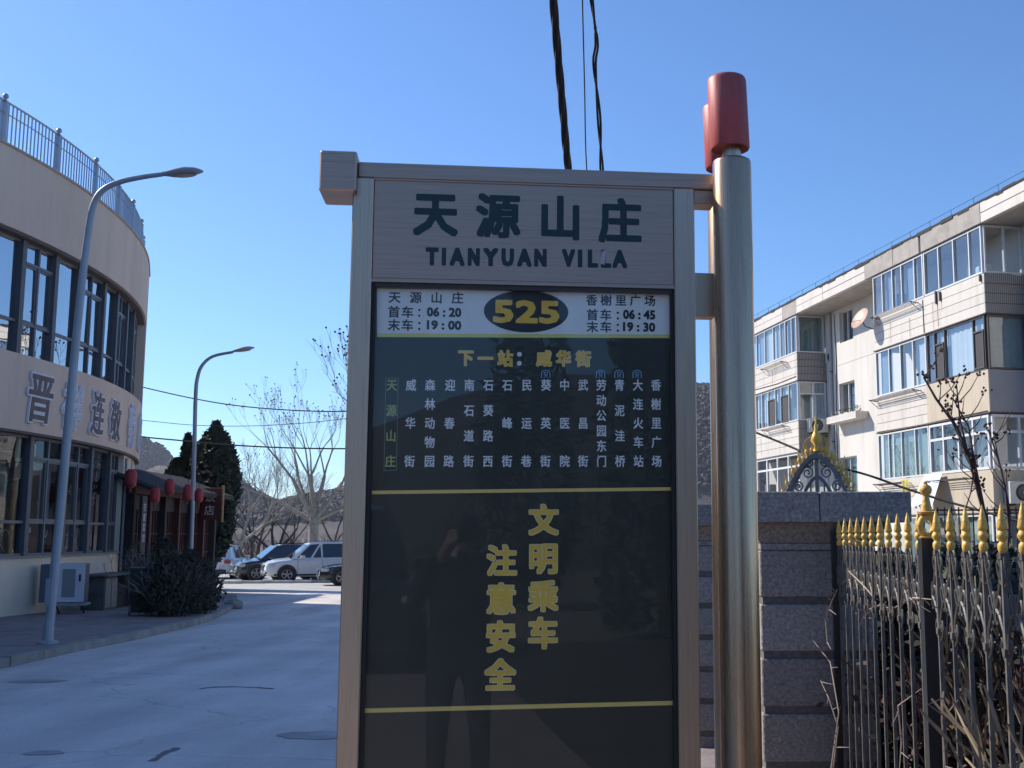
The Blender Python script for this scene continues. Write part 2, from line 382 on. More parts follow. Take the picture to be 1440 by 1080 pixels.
def band(x0, x1, ya0, ya1, yb0, yb1, dy, name, m_):
    a = S(x0, ya0, dy); b = S(x1, ya1, dy); c = S(x1, yb1, dy); d = S(x0, yb0, dy)
    mb = MB(); mb.add([(d[0], dy, d[1]), (c[0], dy, c[1]), (b[0], dy, b[1]), (a[0], dy, a[1])], [(0, 1, 2, 3)])
    return mb.build(name, m_, sign)
band(530, 943, 402.5, 404.5, 474, 475.5, D1, 'timetable_border', lime)
band(530, 943, 406.5, 408.5, 469, 470.5, D2, 'timetable_band', white_print)
# route number
uo, zo = S(740, 438, D3)
mb = MB(); N = 40
mb.add([(uo, D3, zo)] + [(uo + .114 * math.cos(6.2832 * k / N), D3, zo + .0575 * math.sin(6.2832 * k / N)) for k in range(N)], [(0, 1 + k, 1 + (k + 1) % N) for k in range(N)])
mb.build('route_number_oval', mat('black_oval_print', (0.018, 0.022, 0.03), 0.5), sign)
def px_fit(keystr, off, x0, x1, y0, y1, dy, name, m_, slope=0.0, parent=None):
    a = S(x0, y1, dy); b = S(x1, y0, dy); mb = MB()
    sh = slope
    glyph_fit(mb, (keystr, off), a[0], b[0], a[1], b[1], dy)
    if sh:
        c = (a[0] + b[0]) / 2; mb.v = [(v[0], v[1], v[2] + (v[0] - c) * sh) for v in mb.v]
    return mb.build(name, m_, parent or sign)
def px_chars(chars, pos, size, off, dy, name, m_, wx=1.0, parent=None):  # pos: list of photo (x, y)
    mb = MB(); s = size * 2.95 / FPX
    for ch, (x, y) in zip(chars, pos):
        u, z = S(x, y, dy); glyph_em(mb, (ch, off), u, z, s * wx, s, dy)
    return mb.build(name, m_, parent or sign)
cols = [(551, 549, '天源山庄'), (578, 576, '威华街'), (605, 604, '森林动物园'), (633, 631, '迎春路'), (660, 659, '南石道街'), (687, 686, '石葵路西'),
        (713.5, 713, '石峰街'), (741, 740, '民运巷'), (768, 767, '葵英街'), (794, 794, '中医院'), (820, 820, '武昌街'), (845.5, 846, '劳动公园东门'),
        (871, 872, '青泥洼桥'), (897, 898, '大连火车站'), (922.5, 923.5, '香榭里广场')]
allc = set(''.join(c[2] for c in cols))
want([(c, 0.0) for c in set(''.join(c[2] for c in cols) + '天源山庄首车末香榭里广场：下一站威华街文明乘车注意安全') ])
px_fit('525', 0.045, 693, 787, 423, 454, D4, 'route_number', gold_print)
# header lettering
px_chars('天源山庄', [(612.5, 300), (700.5, 303), (788, 306), (872, 310)], 68, 0.036, 0.0072, 'header_lettering', green_dark, 0.95)
for ch, x0, x1 in (('T', 598, 617), ('I', 621, 627.5), ('A', 632, 654), ('N', 657.5, 675), ('Y', 679, 701), ('U', 705, 723), ('A', 727, 748), ('N', 751, 769), ('V', 790, 809), ('I', 812.5, 819), ('L', 826.5, 841), ('L', 845, 859.5), ('A', 861, 882)):
    dy_ = (x0 - 598) * .0135
    px_fit(ch, 0.055, x0, x1, 348 + dy_, 373 + dy_, 0.0072, 'header_letter', green_dark)
for x0, dx, t, y in ((555, 29.5, '天源山庄', 418), ):
    px_chars(t, [(x0 + dx * i, y + .3 * i) for i in range(4)], 17.5, 0.02, D3, 'timetable_lettering', dark_text)
px_chars('香榭里广场', [(832 + 20.5 * i, 422 + .2 * i) for i in range(5)], 17, 0.02, D3, 'timetable_lettering', dark_text)
for t, x, y in (('首车：', 554, 438.5), ('末车：', 554, 457), ('首车：', 833, 442.5), ('末车：', 833, 459.5)):
    px_chars(t, [(x, y), (x + 19, y + .2), (x + 40, y + .4)], 17.5, 0.022, D3, 'timetable_lettering', dark_text)
for t, x0, x1, y in (('06 : 20', 600, 649, 439), ('19 : 00', 600, 649, 457.2), ('06 : 45', 876, 921.5, 442.5), ('19 : 30', 876, 921.5, 459.8)):
    px_fit(t, 0.045, x0, x1, y - 6.2, y + 6.2, D3, 'timetable_lettering', dark_text, 0.0)
nx = [(655, 503), (682.5, 504), (710.5, 504), (765, 504), (792.5, 504), (820.5, 504.5)]
px_chars('下一站威华街', nx, 24, 0.055, D2, 'next_stop_outline', pale_print, 0.93)
px_chars('下一站威华街', nx, 24, 0.03, D3, 'next_stop_lettering', gold_print, 0.93)
px_chars('：', [(737, 503)], 27, 0.05, D3, 'next_stop_lettering', white_text)
for xt, xb, t in cols:
    n = len(t)
    m_ = mat('green_lettering', (0.45, 0.52, 0.18), 0.5) if t == '天源山庄' else white_text
    px_chars(t, [(xt + (xb - xt) * i / (n - 1), 541.5 + 107 * i / (n - 1)) for i in range(n)], 17.5, 0.018, D2, 'stop_name_lettering', m_, 0.86)
a = S(542.5, 532, D2); b = S(560, 532, D2); c = S(540, 662, D2); d = S(557.5, 661, D2); mb = MB()
for p, q in ((a, b), (b, d), (d, c), (c, a)):
    P, Q = Vector((p[0], 0, p[1])), Vector((q[0], 0, q[1])); t = (Q - P).normalized() * .0009; k = Vector((-t.z, 0, t.x))
    mb.add([(P - k - t)[:], (P + k - t)[:], (Q + k + t)[:], (Q - k + t)[:]], [(0, 1, 2, 3)])
mb.v = [(v[0], D2, v[2]) for v in mb.v]
mb.build('current_stop_border', mat('green_border_print', (0.16, 0.24, 0.17), 0.5), sign)
for x in (767.5, 844.5, 870.5, 896):      # small metro emblems
    u, z = S(x, 526, D2); mb = MB(); r0, r1 = 0.0125, 0.0102
    def arc(r): return [(u + r * math.cos(math.pi * k / 10), z + .002 + r * .75 * math.sin(math.pi * k / 10)) for k in range(11)]
    o_, i_ = [(u + r0, z - .011)] + arc(r0) + [(u - r0, z - .011)], [(u + r1, z - .011)] + arc(r1) + [(u - r1, z - .011)]
    n = len(o_)
    mb.add([(p[0], D2, p[1]) for p in o_ + i_], [(k, k + 1, n + k + 1, n + k) for k in range(n - 1)])
    for (x0, x1, z0, z1) in ((-.005, .005, .004, .006), (-.005, .005, -.0035, -.0015), (-.005, -.0033, -.0015, .004), (.0033, .005, -.0015, .004)):
        mb.add([(u + x0, D2, z + z0), (u + x1, D2, z + z0), (u + x1, D2, z + z1), (u + x0, D2, z + z1)], [(0, 1, 2, 3)])
    for sgn in (-1, 1):
        mb.add([(u - sgn * .001, D2, z - .004), (u + sgn * .001, D2, z - .004), (u + sgn * .0065, D2, z - .011), (u + sgn * .0045, D2, z - .011)], [(0, 1, 2, 3)])
    mb.build('metro_emblem', metro_blue, sign)
strip(523, 692.5, 944, 687.5, 5, D2, 'dividing_line', line_print)
strip(511, 999.5, 947, 988.5, 6, D2, 'dividing_line', line_print)
for t, x0, x1, ys in (('文明乘车', 764.5, 763.5, (731, 785, 838, 890)), ('注意安全', 705.5, 703.5, (788, 842, 895, 949))):
    pos = [(x0 + (x1 - x0) * i / 3, y) for i, y in enumerate(ys)]
    px_chars(t, pos, 44, 0.052, D2, 'slogan_outline', pale_print, 0.97)
    px_chars(t, pos, 44, 0.030, D3, 'slogan_lettering', gold_print, 0.97)
u_, z_ = S(848, 362, .0068); a_ = .006
MB().add([(u_ - .008, .0068, z_ - .018), (u_ + .004, .0068, z_ - .02), (u_ + .008, .0068, z_ + .02), (u_ - .004, .0068, z_ + .017)], [(0, 1, 2, 3)]).build('peeled_spot', mat('bare_primer', (.45, .45, .46), .6), sign)
pane = glass('sign_glass', (0.99, 0.995, 0.99), 1.29, dust=.012)
MB().box(0.0662, 0.8568, 0.0145, 0.0185, 0.55, 2.2493).build('glass_pane', pane, sign)
MB().box(0.0558, 0.8672, 0.0615, 0.075, 0.55, 2.54).build('back_panel', steel_h, sign)
# hinge pins and screws on the header
# poles with red caps
def to_local(p): d = Vector(p) - SP0; return (d.dot(SU), -d.dot(SN), p[2])
red = mat('faded_red_paint', (0.50, 0.07, 0.07), 0.5, var=0.3, scale=14, dirt=(0.34, 0.16, 0.14), dirt_amt=0.75, stretch=(1, 1, .25), bump=.1, bscale=30)
for (px_, py_, top, dx, zt) in ((0.3675, 2.965, 2.612, 0.003, 2.848), (0.3925, 3.365, 2.69, -0.004, 2.925)):
    lx, ly, _ = to_local((px_, py_, 0)); mb = MB()
    mb.lathe([(0.0525, GB), (0.0525, top - .01), (0.0505, top - .003), (0.046, top)], (lx, ly, 0), 48)
    mb.build('pole', steel_pole, sign, True, 50)
    mb = MB(); mb.lathe([(0.026, top), (0.026, top + 0.045)], (lx, ly, 0), 24); mb.build('pole_neck', steel, sign, True, 50)
    mb = MB(); zb = top + 0.031
    mb.lathe([(0.0, zb + .004), (0.045, zb + .004), (0.0515, zb), (0.054, zb + 0.006), (0.0535, zt - .012), (0.05, zt - .003), (0.042, zt), (0.0, zt + .001)], (0, 0, 0), 40)
    c = mb.build('pole_cap', red, sign, True, 50); c.location = (lx - .004, ly, 0)
    me = c.data
    for v in me.vertices: v.co.x -= (v.co.z - zb) * 0.035
# ================================================================== PALE ROUND-FRONTED BUILDING (left)
DC = Vector((-33.31, 25.0)); DR = 21.27
SE = R(21.0) * DR                       # where the round front ends
def W(s, off, z):                       # s along the wall, off outwards
    if s <= SE and s >= -3.6:
        a = s / DR; r = DR + off
        return (DC.x + r * math.cos(a), DC.y + r * math.sin(a), z)
    if s < -3.6:                        # straight wall back towards the street corner
        a = -3.6 / DR; c = Vector((DC.x + DR * math.cos(a), DC.y + DR * math.sin(a)))
        t = Vector((-math.sin(a), math.cos(a))).lerp(Vector((0, 1)), .6).normalized(); nn = Vector((t.y, -t.x)); p = c + t * (s + 3.6) + nn * off
        return (p.x, p.y, z)
    a = R(21); c = Vector((DC.x + DR * math.cos(a), DC.y + DR * math.sin(a)))
    t = Vector((-math.sin(a), math.cos(a))); e = s - SE
    if e < 1.5:
        nn = Vector((t.y, -t.x)); p = c + t * e + nn * off; return (p.x, p.y, z)
    c = c + t * 1.5; e -= 1.5
    rr = 0.55; nn = Vector((t.y, -t.x)); k = c - nn * rr; mx = R(85) * rr
    if e < mx:
        b = e / rr; v = nn * math.cos(b) + t * math.sin(b); p = k + v * (rr + off); return (p.x, p.y, z)
    b = R(85); v = nn * math.cos(b) + t * math.sin(b); t2 = t * math.cos(b) - nn * math.sin(b); p = k + v * (rr + off) + t2 * (e - mx)
    return (p.x, p.y, z)
S0, S1 = -30.0, SE + 1.5 + R(85) * .55 + 9
def srange(a, b, step=0.5):
    n = max(1, int(math.ceil((b - a) / step))); return [a + (b - a) * i / n for i in range(n + 1)]
def wallstrip(mb, a, b, z0, z1, o0, o1, step=0.45):   # solid curved strip: outer face at o1, inner at o0
    ss = srange(a, b, step); vs = []
    for s in ss: vs += [W(s, o0, z0), W(s, o1, z0), W(s, o1, z1), W(s, o0, z1)]
    fs = []
    for i in range(len(ss) - 1):
        p, q = 4 * i, 4 * i + 4
        fs += [(p + 1, q + 1, q + 2, p + 2), (p, p + 3, q + 3, q), (p + 2, q + 2, q + 3, p + 3), (p, q, q + 1, p + 1)]
    fs += [(0, 1, 2, 3), (4 * len(ss) - 4, 4 * len(ss) - 1, 4 * len(ss) - 2, 4 * len(ss) - 3)]
    mb.add(vs, fs)
beige = mat('beige_render', (0.74, 0.57, 0.44), 0.85, var=0.06, scale=1.6, bump=0.08, bscale=60, dirt=(0.58, 0.45, 0.35), dirt_amt=0.7, stretch=(1, 1, .18))
cream_low = mat('cream_render', (0.84, 0.71, 0.54), 0.85, var=0.06, scale=1.2, bump=0.08, bscale=60, dirt=(0.46, 0.41, 0.33), dirt_amt=0.5, stretch=(1, 1, .4))
dframe = mat('grey_window_frame', (0.15, 0.155, 0.165), 0.4, var=0.05)
bld = thing('round_fronted_building', 'beige two-storey building with a curved front and large window bands', 'building', (0, 0, 0))
Z = [-0.6, 1.10, 3.67, 5.32, 7.86, 9.50]
def wl(nm, a, b, z0, z1, m_, o0=-0.3, o1=0.0):
    mb = MB(); wallstrip(mb, a, b, z0, z1, o0, o1); return mb.build(nm, m_, bld, True, 35)
wl('base_wall', S0, S1, Z[0], Z[1], cream_low)
wl('window_sill', S0, 7.2, Z[1], Z[1] + .04, mat('stone_sill', (.3, .28, .26), .7), -.3, .05)
wl('fascia_band', S0, S1, Z[2] + .06, Z[3], beige, -.3, .12)
wl('drip_edge', S0, S1, Z[2] + .01, Z[2] + .06, mat('brown_edge', (0.12, 0.10, 0.09), .7), -.3, .10)
wl('parapet', S0, S1, Z[4], Z[5], beige, -.3, .12)
wl('parapet_groove', S0, SE + 1.6, Z[4] + .005 - .06, Z[4], mat('brown_edge', (0, 0, 0)), -.3, .07)
MBk = MB(); wallstrip(MBk, S0, S1, Z[5], Z[5] + .05, -.34, .15); MBk.build('parapet_coping', mat('coping', (0.46, 0.36, 0.29), .8), bld, True, 35)
# end walls beside the windows
wl('corner_wall', 5.0, S1, Z[1] + .04, Z[2] + .01, cream_low)
wl('corner_wall', SE + .5, S1, Z[3], Z[4] - .06, beige, -.3, .12)
# dark rooms behind the glass, floors, roof
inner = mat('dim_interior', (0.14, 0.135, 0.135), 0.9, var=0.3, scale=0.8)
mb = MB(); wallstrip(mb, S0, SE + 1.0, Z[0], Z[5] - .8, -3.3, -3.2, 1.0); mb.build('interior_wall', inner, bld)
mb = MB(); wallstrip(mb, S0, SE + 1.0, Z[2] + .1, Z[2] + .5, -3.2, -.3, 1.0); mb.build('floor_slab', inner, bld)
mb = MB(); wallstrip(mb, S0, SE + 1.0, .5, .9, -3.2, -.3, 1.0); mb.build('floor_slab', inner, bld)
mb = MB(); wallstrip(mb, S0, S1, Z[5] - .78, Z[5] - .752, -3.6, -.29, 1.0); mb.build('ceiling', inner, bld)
mb = MB(); wallstrip(mb, -3.55, SE, Z[5] - .75, Z[5] - .5, -12, -.3, 1.0); mb.box(-28, -13.6, -2, 20, Z[5] - .75, Z[5] - .5); mb.build('roof_slab', mat('roof_felt', (.12, .12, .12), .9), bld)
gl_d = glass('window_glass_dark', (0.75, 0.8, 0.82), 1.8)
gl_u = glass('window_glass_sky', (0.6, 0.65, 0.7), 9.0)
curtain_g = mat('grey_blind', (0.30, 0.31, 0.33), 0.8, var=0.1)
def drum_window(a, b, z0, z1, kind, gm, upper):
    fr = MB(); f = .05; o0, o1 = -.22, -.12
    def bar(s0, s1, za, zb, oo=0.0): wallstrip(fr, s0, s1, za, zb, o0, o1 + oo, .4)
    bar(a, b, z0, z0 + f); bar(a, b, z1 - f, z1); bar(a, a + f * 1.3, z0 + f, z1 - f); bar(b - f * 1.3, b, z0 + f, z1 - f)
    zt = z0 + (0.70 if upper else 0.68)
    bar(a + .065, b - .065, zt, zt + .06)
    cells = []
    if kind == 'fixed': cells = [(a + .065, b - .065, z0 + f, zt), (a + .065, b - .065, zt + .06, z1 - f)]
    else:
        mid = (a + b) / 2; z2 = z1 - (.48)
        bar(mid - .03, mid + .03, z0 + f, z1 - f, .004); bar(a + .065, b - .065, z2, z2 + .06, .002)
        for p, q in ((a + .065, mid - .03), (mid + .03, b - .065)):
            cells += [(p, q, z0 + f, zt), (p, q, z2 + .06, z1 - f)]
            e = .045
            for (s0, s1, za, zb) in ((p, p + e, zt + .06, z2), (q - e, q, zt + .06, z2), (p + e, q - e, zt + .06, zt + .06 + e), (p + e, q - e, z2 - e, z2)):
                bar(s0, s1, za, zb, -.02)
            cells.append((p + e, q - e, zt + .06 + e, z2 - e))
    w_ = fr.build('window', dframe, bld)
    for s0, s1, za, zb in cells:
        g = MB(); ss = srange(s0, s1, .8)
        tl = random.uniform(-.006, .006); vs = []
        for s in ss: vs += [W(s, -.17 + tl, za), W(s, -.17 - tl, zb)]
        g.add(vs, [(2 * i, 2 * i + 2, 2 * i + 3, 2 * i + 1) for i in range(len(ss) - 1)])
        g.build('pane', gm, w_)
    return w_
random.seed(11)
up = [(-1.69, -0.36, 'open'), (-0.36, 0.85, 'fixed'), (0.85, 2.47, 'open'), (2.47, 3.63, 'fixed'), (3.63, 4.87, 'open'), (4.87, 6.1, 'fixed'), (6.1, 7.3, 'open'), (7.3, SE + .5, 'fixed')]
lo = [(-0.92, 0.71, 'open'), (0.71, 2.22, 'open'), (2.22, 3.78, 'fixed'), (3.78, 5.0, 'open')]
s = -1.69; k = 0
while s > -50:
    wd = (1.5, 1.6)[k % 2]; up.append((s - wd, s, ('fixed', 'open')[k % 2])); s -= wd; k += 1
s = -0.92; k = 0
while s > -50:
    wd = (2.2, 1.6)[k % 2]; lo.append((s - wd, s, ('fixed', 'open')[k % 2])); s -= wd; k += 1
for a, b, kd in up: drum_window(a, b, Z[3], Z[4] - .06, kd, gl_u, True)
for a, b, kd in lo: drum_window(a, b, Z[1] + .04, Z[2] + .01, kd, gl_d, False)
mull = mat('dark_pier', (0.11, 0.115, 0.125), .5)
for s, z0, z1 in [(-1.69, Z[3], Z[4] - .06), (-.36, Z[3], Z[4] - .06), (.85, Z[3], Z[4] - .06), (2.47, Z[3], Z[4] - .06), (3.63, Z[3], Z[4] - .06), (4.87, Z[3], Z[4] - .06), (6.1, Z[3], Z[4] - .06),
                  (-.92, Z[1] + .04, Z[2] + .01), (.71, Z[1] + .04, Z[2] + .01), (2.22, Z[1] + .04, Z[2] + .01), (3.78, Z[1] + .04, Z[2] + .01)]:
    mb = MB(); wallstrip(mb, s - .075, s + .075, z0, z1, -.24, -.06, .2); mb.build('pier', mull, bld)
# pale stickers, blinds and notices inside the lower panes
sticker = mat('pale_sticker', (0.42, 0.44, 0.42), .7, var=.3, scale=9)
cream_notice = mat('cream_notice', (0.50, 0.50, 0.38), .7)
for (s0, s1, z0, z1, m_) in ((-.80, -.42, 3.12, 3.55, cream_notice), (-.75, -.42, 1.62, 1.74, sticker), (-.2, -.1, 2.2, 2.3, sticker), (-.02, .22, 1.62, 1.74, sticker)):
    mb = MB(); wallstrip(mb, s0, s1, z0, z1, -.26, -.25); mb.build('window_notice', m_, bld)
def scrib(s0, s1, z0, z1, n, m_, seed, thick=.02):
    random.seed(seed); mb = MB(); off = -.245
    for k in range(n):
        s = random.uniform(s0, s1); z = random.uniform(z0, z1); pts = [(s, z)]
        a = random.uniform(0, 6.28)
        for j in range(5):
            a += random.uniform(-1.0, 1.0); s = min(max(s + .09 * math.cos(a), s0), s1); z = min(max(z + .09 * math.sin(a), z0), z1); pts.append((s, z))
        mb.tube([W(p, off, q) for p, q in pts], [thick * .5, thick, thick * .7, thick, thick * .6, thick * .3], 4)
    return mb.build('window_sticker', m_, bld)
scrib(-1.9, -1.15, 1.25, 1.75, 7, sticker, 1, .012); scrib(2.55, 3.3, 2.9, 3.5, 9, sticker, 2, .013); scrib(2.6, 3.4, 2.3, 2.9, 7, sticker, 3, .008)
scrib(-.72, -.45, 1.25, 1.6, 5, sticker, 4, .013); scrib(1.1, 1.4, 1.2, 1.72, 6, sticker, 5, .013); scrib(1.9, 2.15, 1.2, 1.72, 7, sticker, 6, .013); scrib(-2.2, -1.3, 3.3, 3.6, 6, sticker, 7, .012)
scrib(0.0, .3, 1.25, 1.7, 4, sticker, 9, .012); scrib(3.9, 4.6, 1.3, 1.6, 4, sticker, 12, .015)
for s0, s1 in ((.1, .62), (.98, 1.35), (-.55, -.35)):
    mb = MB()
    for q in srange(s0, s1, .12)[:-1]: wallstrip(mb, q, q + .09, 1.85, 3.1, -.40, -.38)
    mb.build('blind', mat('grey_blind', (.3, .3, .3)), bld)
for s0, s1 in ((-2.9, -1.8), (-.2, .7), (3.0, 3.5)):
    mb = MB(); wallstrip(mb, s0, s1, 6.2, 7.7, -.40, -.38); mb.build('blind', curtain_g, bld)
# blue poster on the corner wall
mb = MB(); wallstrip(mb, 5.15, 6.1, 2.55, 3.2, .005, .02); mb.build('poster', mat('blue_poster', (0.035, 0.075, 0.16), .5, var=.4, scale=5), bld)
mb = MB(); mb.tube([W(5.05, .06, .0), W(5.05, .06, 3.6)], .035, 8); mb.build('drain_pipe', mat('pale_pipe', (.32, .33, .34), .5), bld, True)
# raised characters on the fascia
out_m = mat('pale_sign_outline', (0.72, 0.70, 0.74), .5, var=.05); in_m = mat('worn_purple_sign_face', (0.13, 0.092, 0.082), .55, var=.35, scale=4, dirt=(.2, .19, .2), dirt_amt=.6)
out_b = mat('pale_blue_sign_face', (0.55, 0.56, 0.62), .5, var=.12)
want([(c, 0.0) for c in '晋祥连敬养府农家菜馆饭店'])
def solid_glyph(mb, key, s, z, w_, h_, o0, o1, shear):
    (vs, fs), off = glyph_base(key); r = off * h_
    for i, (rx, ry) in enumerate(RING): solid_glyph1(mb, vs, fs, s + rx * r, z + ry * r, w_, h_, o0, o1 + i * 3e-4, shear)
def solid_glyph1(mb, vs, fs, s, z, w_, h_, o0, o1, shear):
    P = [((x - .5 + shear * (q - .38)) * w_ + s, (q - .38) * h_ + z) for x, q in vs]
    n = len(P); front = [W(p, o1, q) for p, q in P]; back = [W(p, o0, q) for p, q in P]
    ed = {}
    for f in fs:
        for i in range(len(f)):
            e = (f[i], f[(i + 1) % len(f)]); k = tuple(sorted(e)); ed[k] = None if k in ed else e
    sides = [(e[1], e[0], n + e[0], n + e[1]) for e in ed.values() if e]
    mb.add(front + back, list(fs) + sides)
for ch, s, z, w_, h_, fa in (('晋', -1.13, 4.48, 1.02, 1.12, in_m), ('祥', .30, 4.46, 1.0, 1.05, out_b), ('连', 1.72, 4.46, .82, 1.08, in_m),
                             ('敬', 3.08, 4.42, .92, 1.04, in_m), ('养', 5.05, 4.46, 1.1, 1.15, out_b), ('府', 6.9, 4.46, 1.1, 1.1, out_b)):
    mb = MB(); solid_glyph(mb, (ch, .05), s, z, w_, h_, .125, .17, .12); r_ = mb.build('fascia_character', out_m, bld)
    mb = MB(); solid_glyph(mb, (ch, .014), s, z, w_, h_, .172, .182, .12); mb.build('character_face', fa, r_)
# roof railing
rl = mat('galvanised_rail', (0.36, 0.40, 0.46), .42, metal=.6, var=.1)
rail = thing('roof_railing', 'grey metal railing with ball-topped posts along the curved roof edge', 'railing', W(0, 0, Z[5] + .05))
ro = Vector(W(0, 0, Z[5] + .05))
def rloc(s, off=0.0, z=0.0): return Vector(W(s, off, Z[5] + .05 + z)) - ro
def rh(s): return 0.98 - 0.035 * max(0, min(s + 1, 8)) if s > 0 else .98
bal = None; post = None; ball = None
posts = [-2.65, -0.62, 1.39, 3.2, 4.9, 6.9, 8.9]; s = -2.65
while s > -22: s -= 2.0; posts.append(s)
posts.sort()
for s in posts:
    if post is None:
        post = MB().box(-.045, .045, -.045, .045, 0, .98).build('post', rl, rail)
        ball = MB().lathe([(.02, .98), (.025, 1.01), (.055, 1.04), (.062, 1.07), (.05, 1.11), (.02, 1.13)], n=12).build('finial', rl, post, True)
        post.location = rloc(s, -.1)
    else:
        p = link_copy(post, rail, rloc(s, -.1)); b_ = link_copy(ball, p)
for z0, r_ in ((.97, .022), (.10, .016), (.72, .012)):
    mb = MB(); mb.tube([rloc(s, -.1, z0) for s in srange(posts[0], posts[-1], .5)], r_, 6); mb.build('rail', rl, rail, True)
cnt = 0
for a, b in zip(posts[:-1], posts[1:]):
    n = max(2, round((b - a) / .135))
    for i in range(1, n):
        s = a + (b - a) * i / n
        if cnt >= 290: break
        if bal is None: bal = MB().box(-.011, .011, -.011, .011, .10, .965).build('baluster', rl, rail); bal.location = rloc(s, -.1)
        else: link_copy(bal, rail, rloc(s, -.1))
        cnt += 1

# wall cabinet on a shelf bracket
cabm = mat('white_enamel', (0.66, 0.66, 0.70), .45, var=.06)
cq = at(100, 815, 24.3)
cab = thing('wall_cabinet', 'white-framed grey metal cabinet on a bracket below the ground-floor windows', 'cabinet', (cq.x, 24.3, gz(24.3)), R(12))
MB().bbox(-.62, -.275, 0, .42, .36, 1.16, .01).build('side_panel', mat('dark_blue_grey', (.10, .11, .15), .6), cab)
MB().bbox(-.265, .27, .02, .42, .36, 1.17, .01).build('case', mat('dark_case', (.11, .115, .13), .6), cab)
MB().bbox(-.265, .27, -.02, .018, .36, 1.17, .008).build('door', cabm, cab)
MB().box(-.17, .09, -.027, -.0205, .47, 1.06).build('door_inset', mat('grey_mesh', (.26, .27, .28), .6, var=.1, scale=40), cab)
MB().bbox(.16, .20, -.05, -.0205, .80, .95, .006).build('handle', mat('black_plastic', (.02, .02, .02), .4), cab)
MB().bbox(-.34, .33, -.10, .42, .29, .345, .006).build('shelf', mat('grey_shelf', (.3, .32, .33), .6), cab)
for x in (-.25, .25): MB().tube([(x, -.06, .29), (x, .40, .02)], .02, 6).build('brace', mat('black_plastic', (0, 0, 0)), cab)

# ================================================================== APARTMENT BLOCK (right)
TH = R(12.36); FO = Vector((11.0, 31.3, 0))
apt = thing('apartment_block', 'cream tiled apartment block with glazed balcony bays and stained parapet', 'apartment building', FO, math.pi / 2 + TH)
# local x = along the front, receding; local y = outwards; z up
tile_c = mat('cream_tile', (0.64, 0.585, 0.52), .6, rv=.05, var=.05, scale=3, dirt=(.40, .32, .25), dirt_amt=.65, stretch=(1.6, 1.6, .25), bump=.05)
plaster = mat('cream_plaster', (0.66, 0.62, 0.57), .85, var=.04, scale=2, bump=.05, dirt=(.45, .40, .34), dirt_amt=.6, stretch=(1.4, 1.4, .22))
plain_b = mat('beige_paint', (0.56, 0.475, 0.36), .8, var=.05, scale=3, dirt=(.36, .29, .22), dirt_amt=.7, stretch=(1.4, 1.4, .25))
grey_paint = mat('grey_paint', (0.32, 0.32, 0.34), .8, var=.06, scale=2)
conc = mat('weathered_concrete', (0.40, 0.36, 0.32), .9, var=.15, scale=3, bump=.3, bscale=12, dirt=(.22, .20, .17), dirt_amt=.7)
white_fr = mat('white_window_frame', (0.70, 0.70, 0.70), .4, var=.04)
old_fr = mat('bronze_window_frame', (0.09, 0.075, 0.07), .4, var=.1)
bitumen = mat('bitumen', (0.025, 0.025, 0.027), .8, var=.3, scale=5, bump=.3)
gl_a = glass('facade_glass', (0.85, 0.9, 0.93), 2.5)
curt = mat('pale_curtain', (0.62, 0.66, 0.66), .9, var=.08, scale=3)
curt_g = mat('green_grey_curtain', (0.22, 0.30, 0.28), .9, var=.15, scale=3)
curt_b = mat('blue_grey_curtain', (0.25, 0.32, 0.40), .9, var=.12, scale=3)
rooms = mat('balcony_interior', (0.16, 0.155, 0.15), .9, var=.3, scale=1.5)
# vertical slit tiles of the bay sides
mt = mat('slit_tile', (0.30, 0.275, 0.255), .6, var=.05)
if True:
    n = mt.node_tree.nodes; l = mt.node_tree.links
    wv = n.new('ShaderNodeTexWave'); wv.wave_type = 'BANDS'; wv.bands_direction = 'Y'; wv.inputs['Scale'].default_value = 5.0
    tc = n.new('ShaderNodeTexCoord'); l.new(tc.outputs['Object'], wv.inputs['Vector'])
    rr_ = n.new('ShaderNodeValToRGB'); rr_.color_ramp.elements[0].position = .08; rr_.color_ramp.elements[0].color = (.10, .09, .085, 1)
    rr_.color_ramp.elements[1].position = .3; rr_.color_ramp.elements[1].color = (.33, .30, .28, 1)
    l.new(wv.outputs['Fac'], rr_.inputs['Fac']); l.new(rr_.outputs[0], n['Principled BSDF'].inputs['Base Color'])
DB = 1.27
def grid_wall(mb, s0, s1, z0, z1, n0, n1, holes):
    xs = sorted({s0, s1, *[h[0] for h in holes], *[h[1] for h in holes]}); zs = sorted({z0, z1, *[h[2] for h in holes], *[h[3] for h in holes]})
    for i in range(len(xs) - 1):
        run = None
        for j in range(len(zs) - 1):
            cx, cz = (xs[i] + xs[i + 1]) / 2, (zs[j] + zs[j + 1]) / 2
            solid = not any(h[0] < cx < h[1] and h[2] < cz < h[3] for h in holes)
            if solid: run = (zs[j] if run is None else run[0], zs[j + 1])
            if (not solid or j == len(zs) - 2) and run:
                mb.box(xs[i], xs[i + 1], n0, n1, *run); run = None
wins = [(11.25, 12.45, 9.05, 10.3), (11.25, 12.65, 6.27, 7.45), (11.25, 12.75, 3.0, 4.55), (11.25, 12.75, .6, 2.0)]
wins += [(-9, -7, z, z + 1.4) for z in (.6, 3.4, 6.2, 8.95)] + [(-5, -3, z, z + 1.4) for z in (.6, 3.4, 6.2, 8.95)]
mb = MB(); grid_wall(mb, -14, 20.8, -.7, 10.95, -DB - .35, -DB, wins); mb.build('wall', plaster, apt)
mb = MB(); mb.box(-14, 20.8, -11, -DB - .351, -.7, -.69); mb.box(20.5, 20.8, -11, -DB - .351, -.7, 10.95); mb.box(-14, -13.7, -11, -DB - .351, -.7, 10.95); mb.box(-14, 20.8, -11, -10.7, -.7, 10.95); mb.build('wall', plaster, apt)
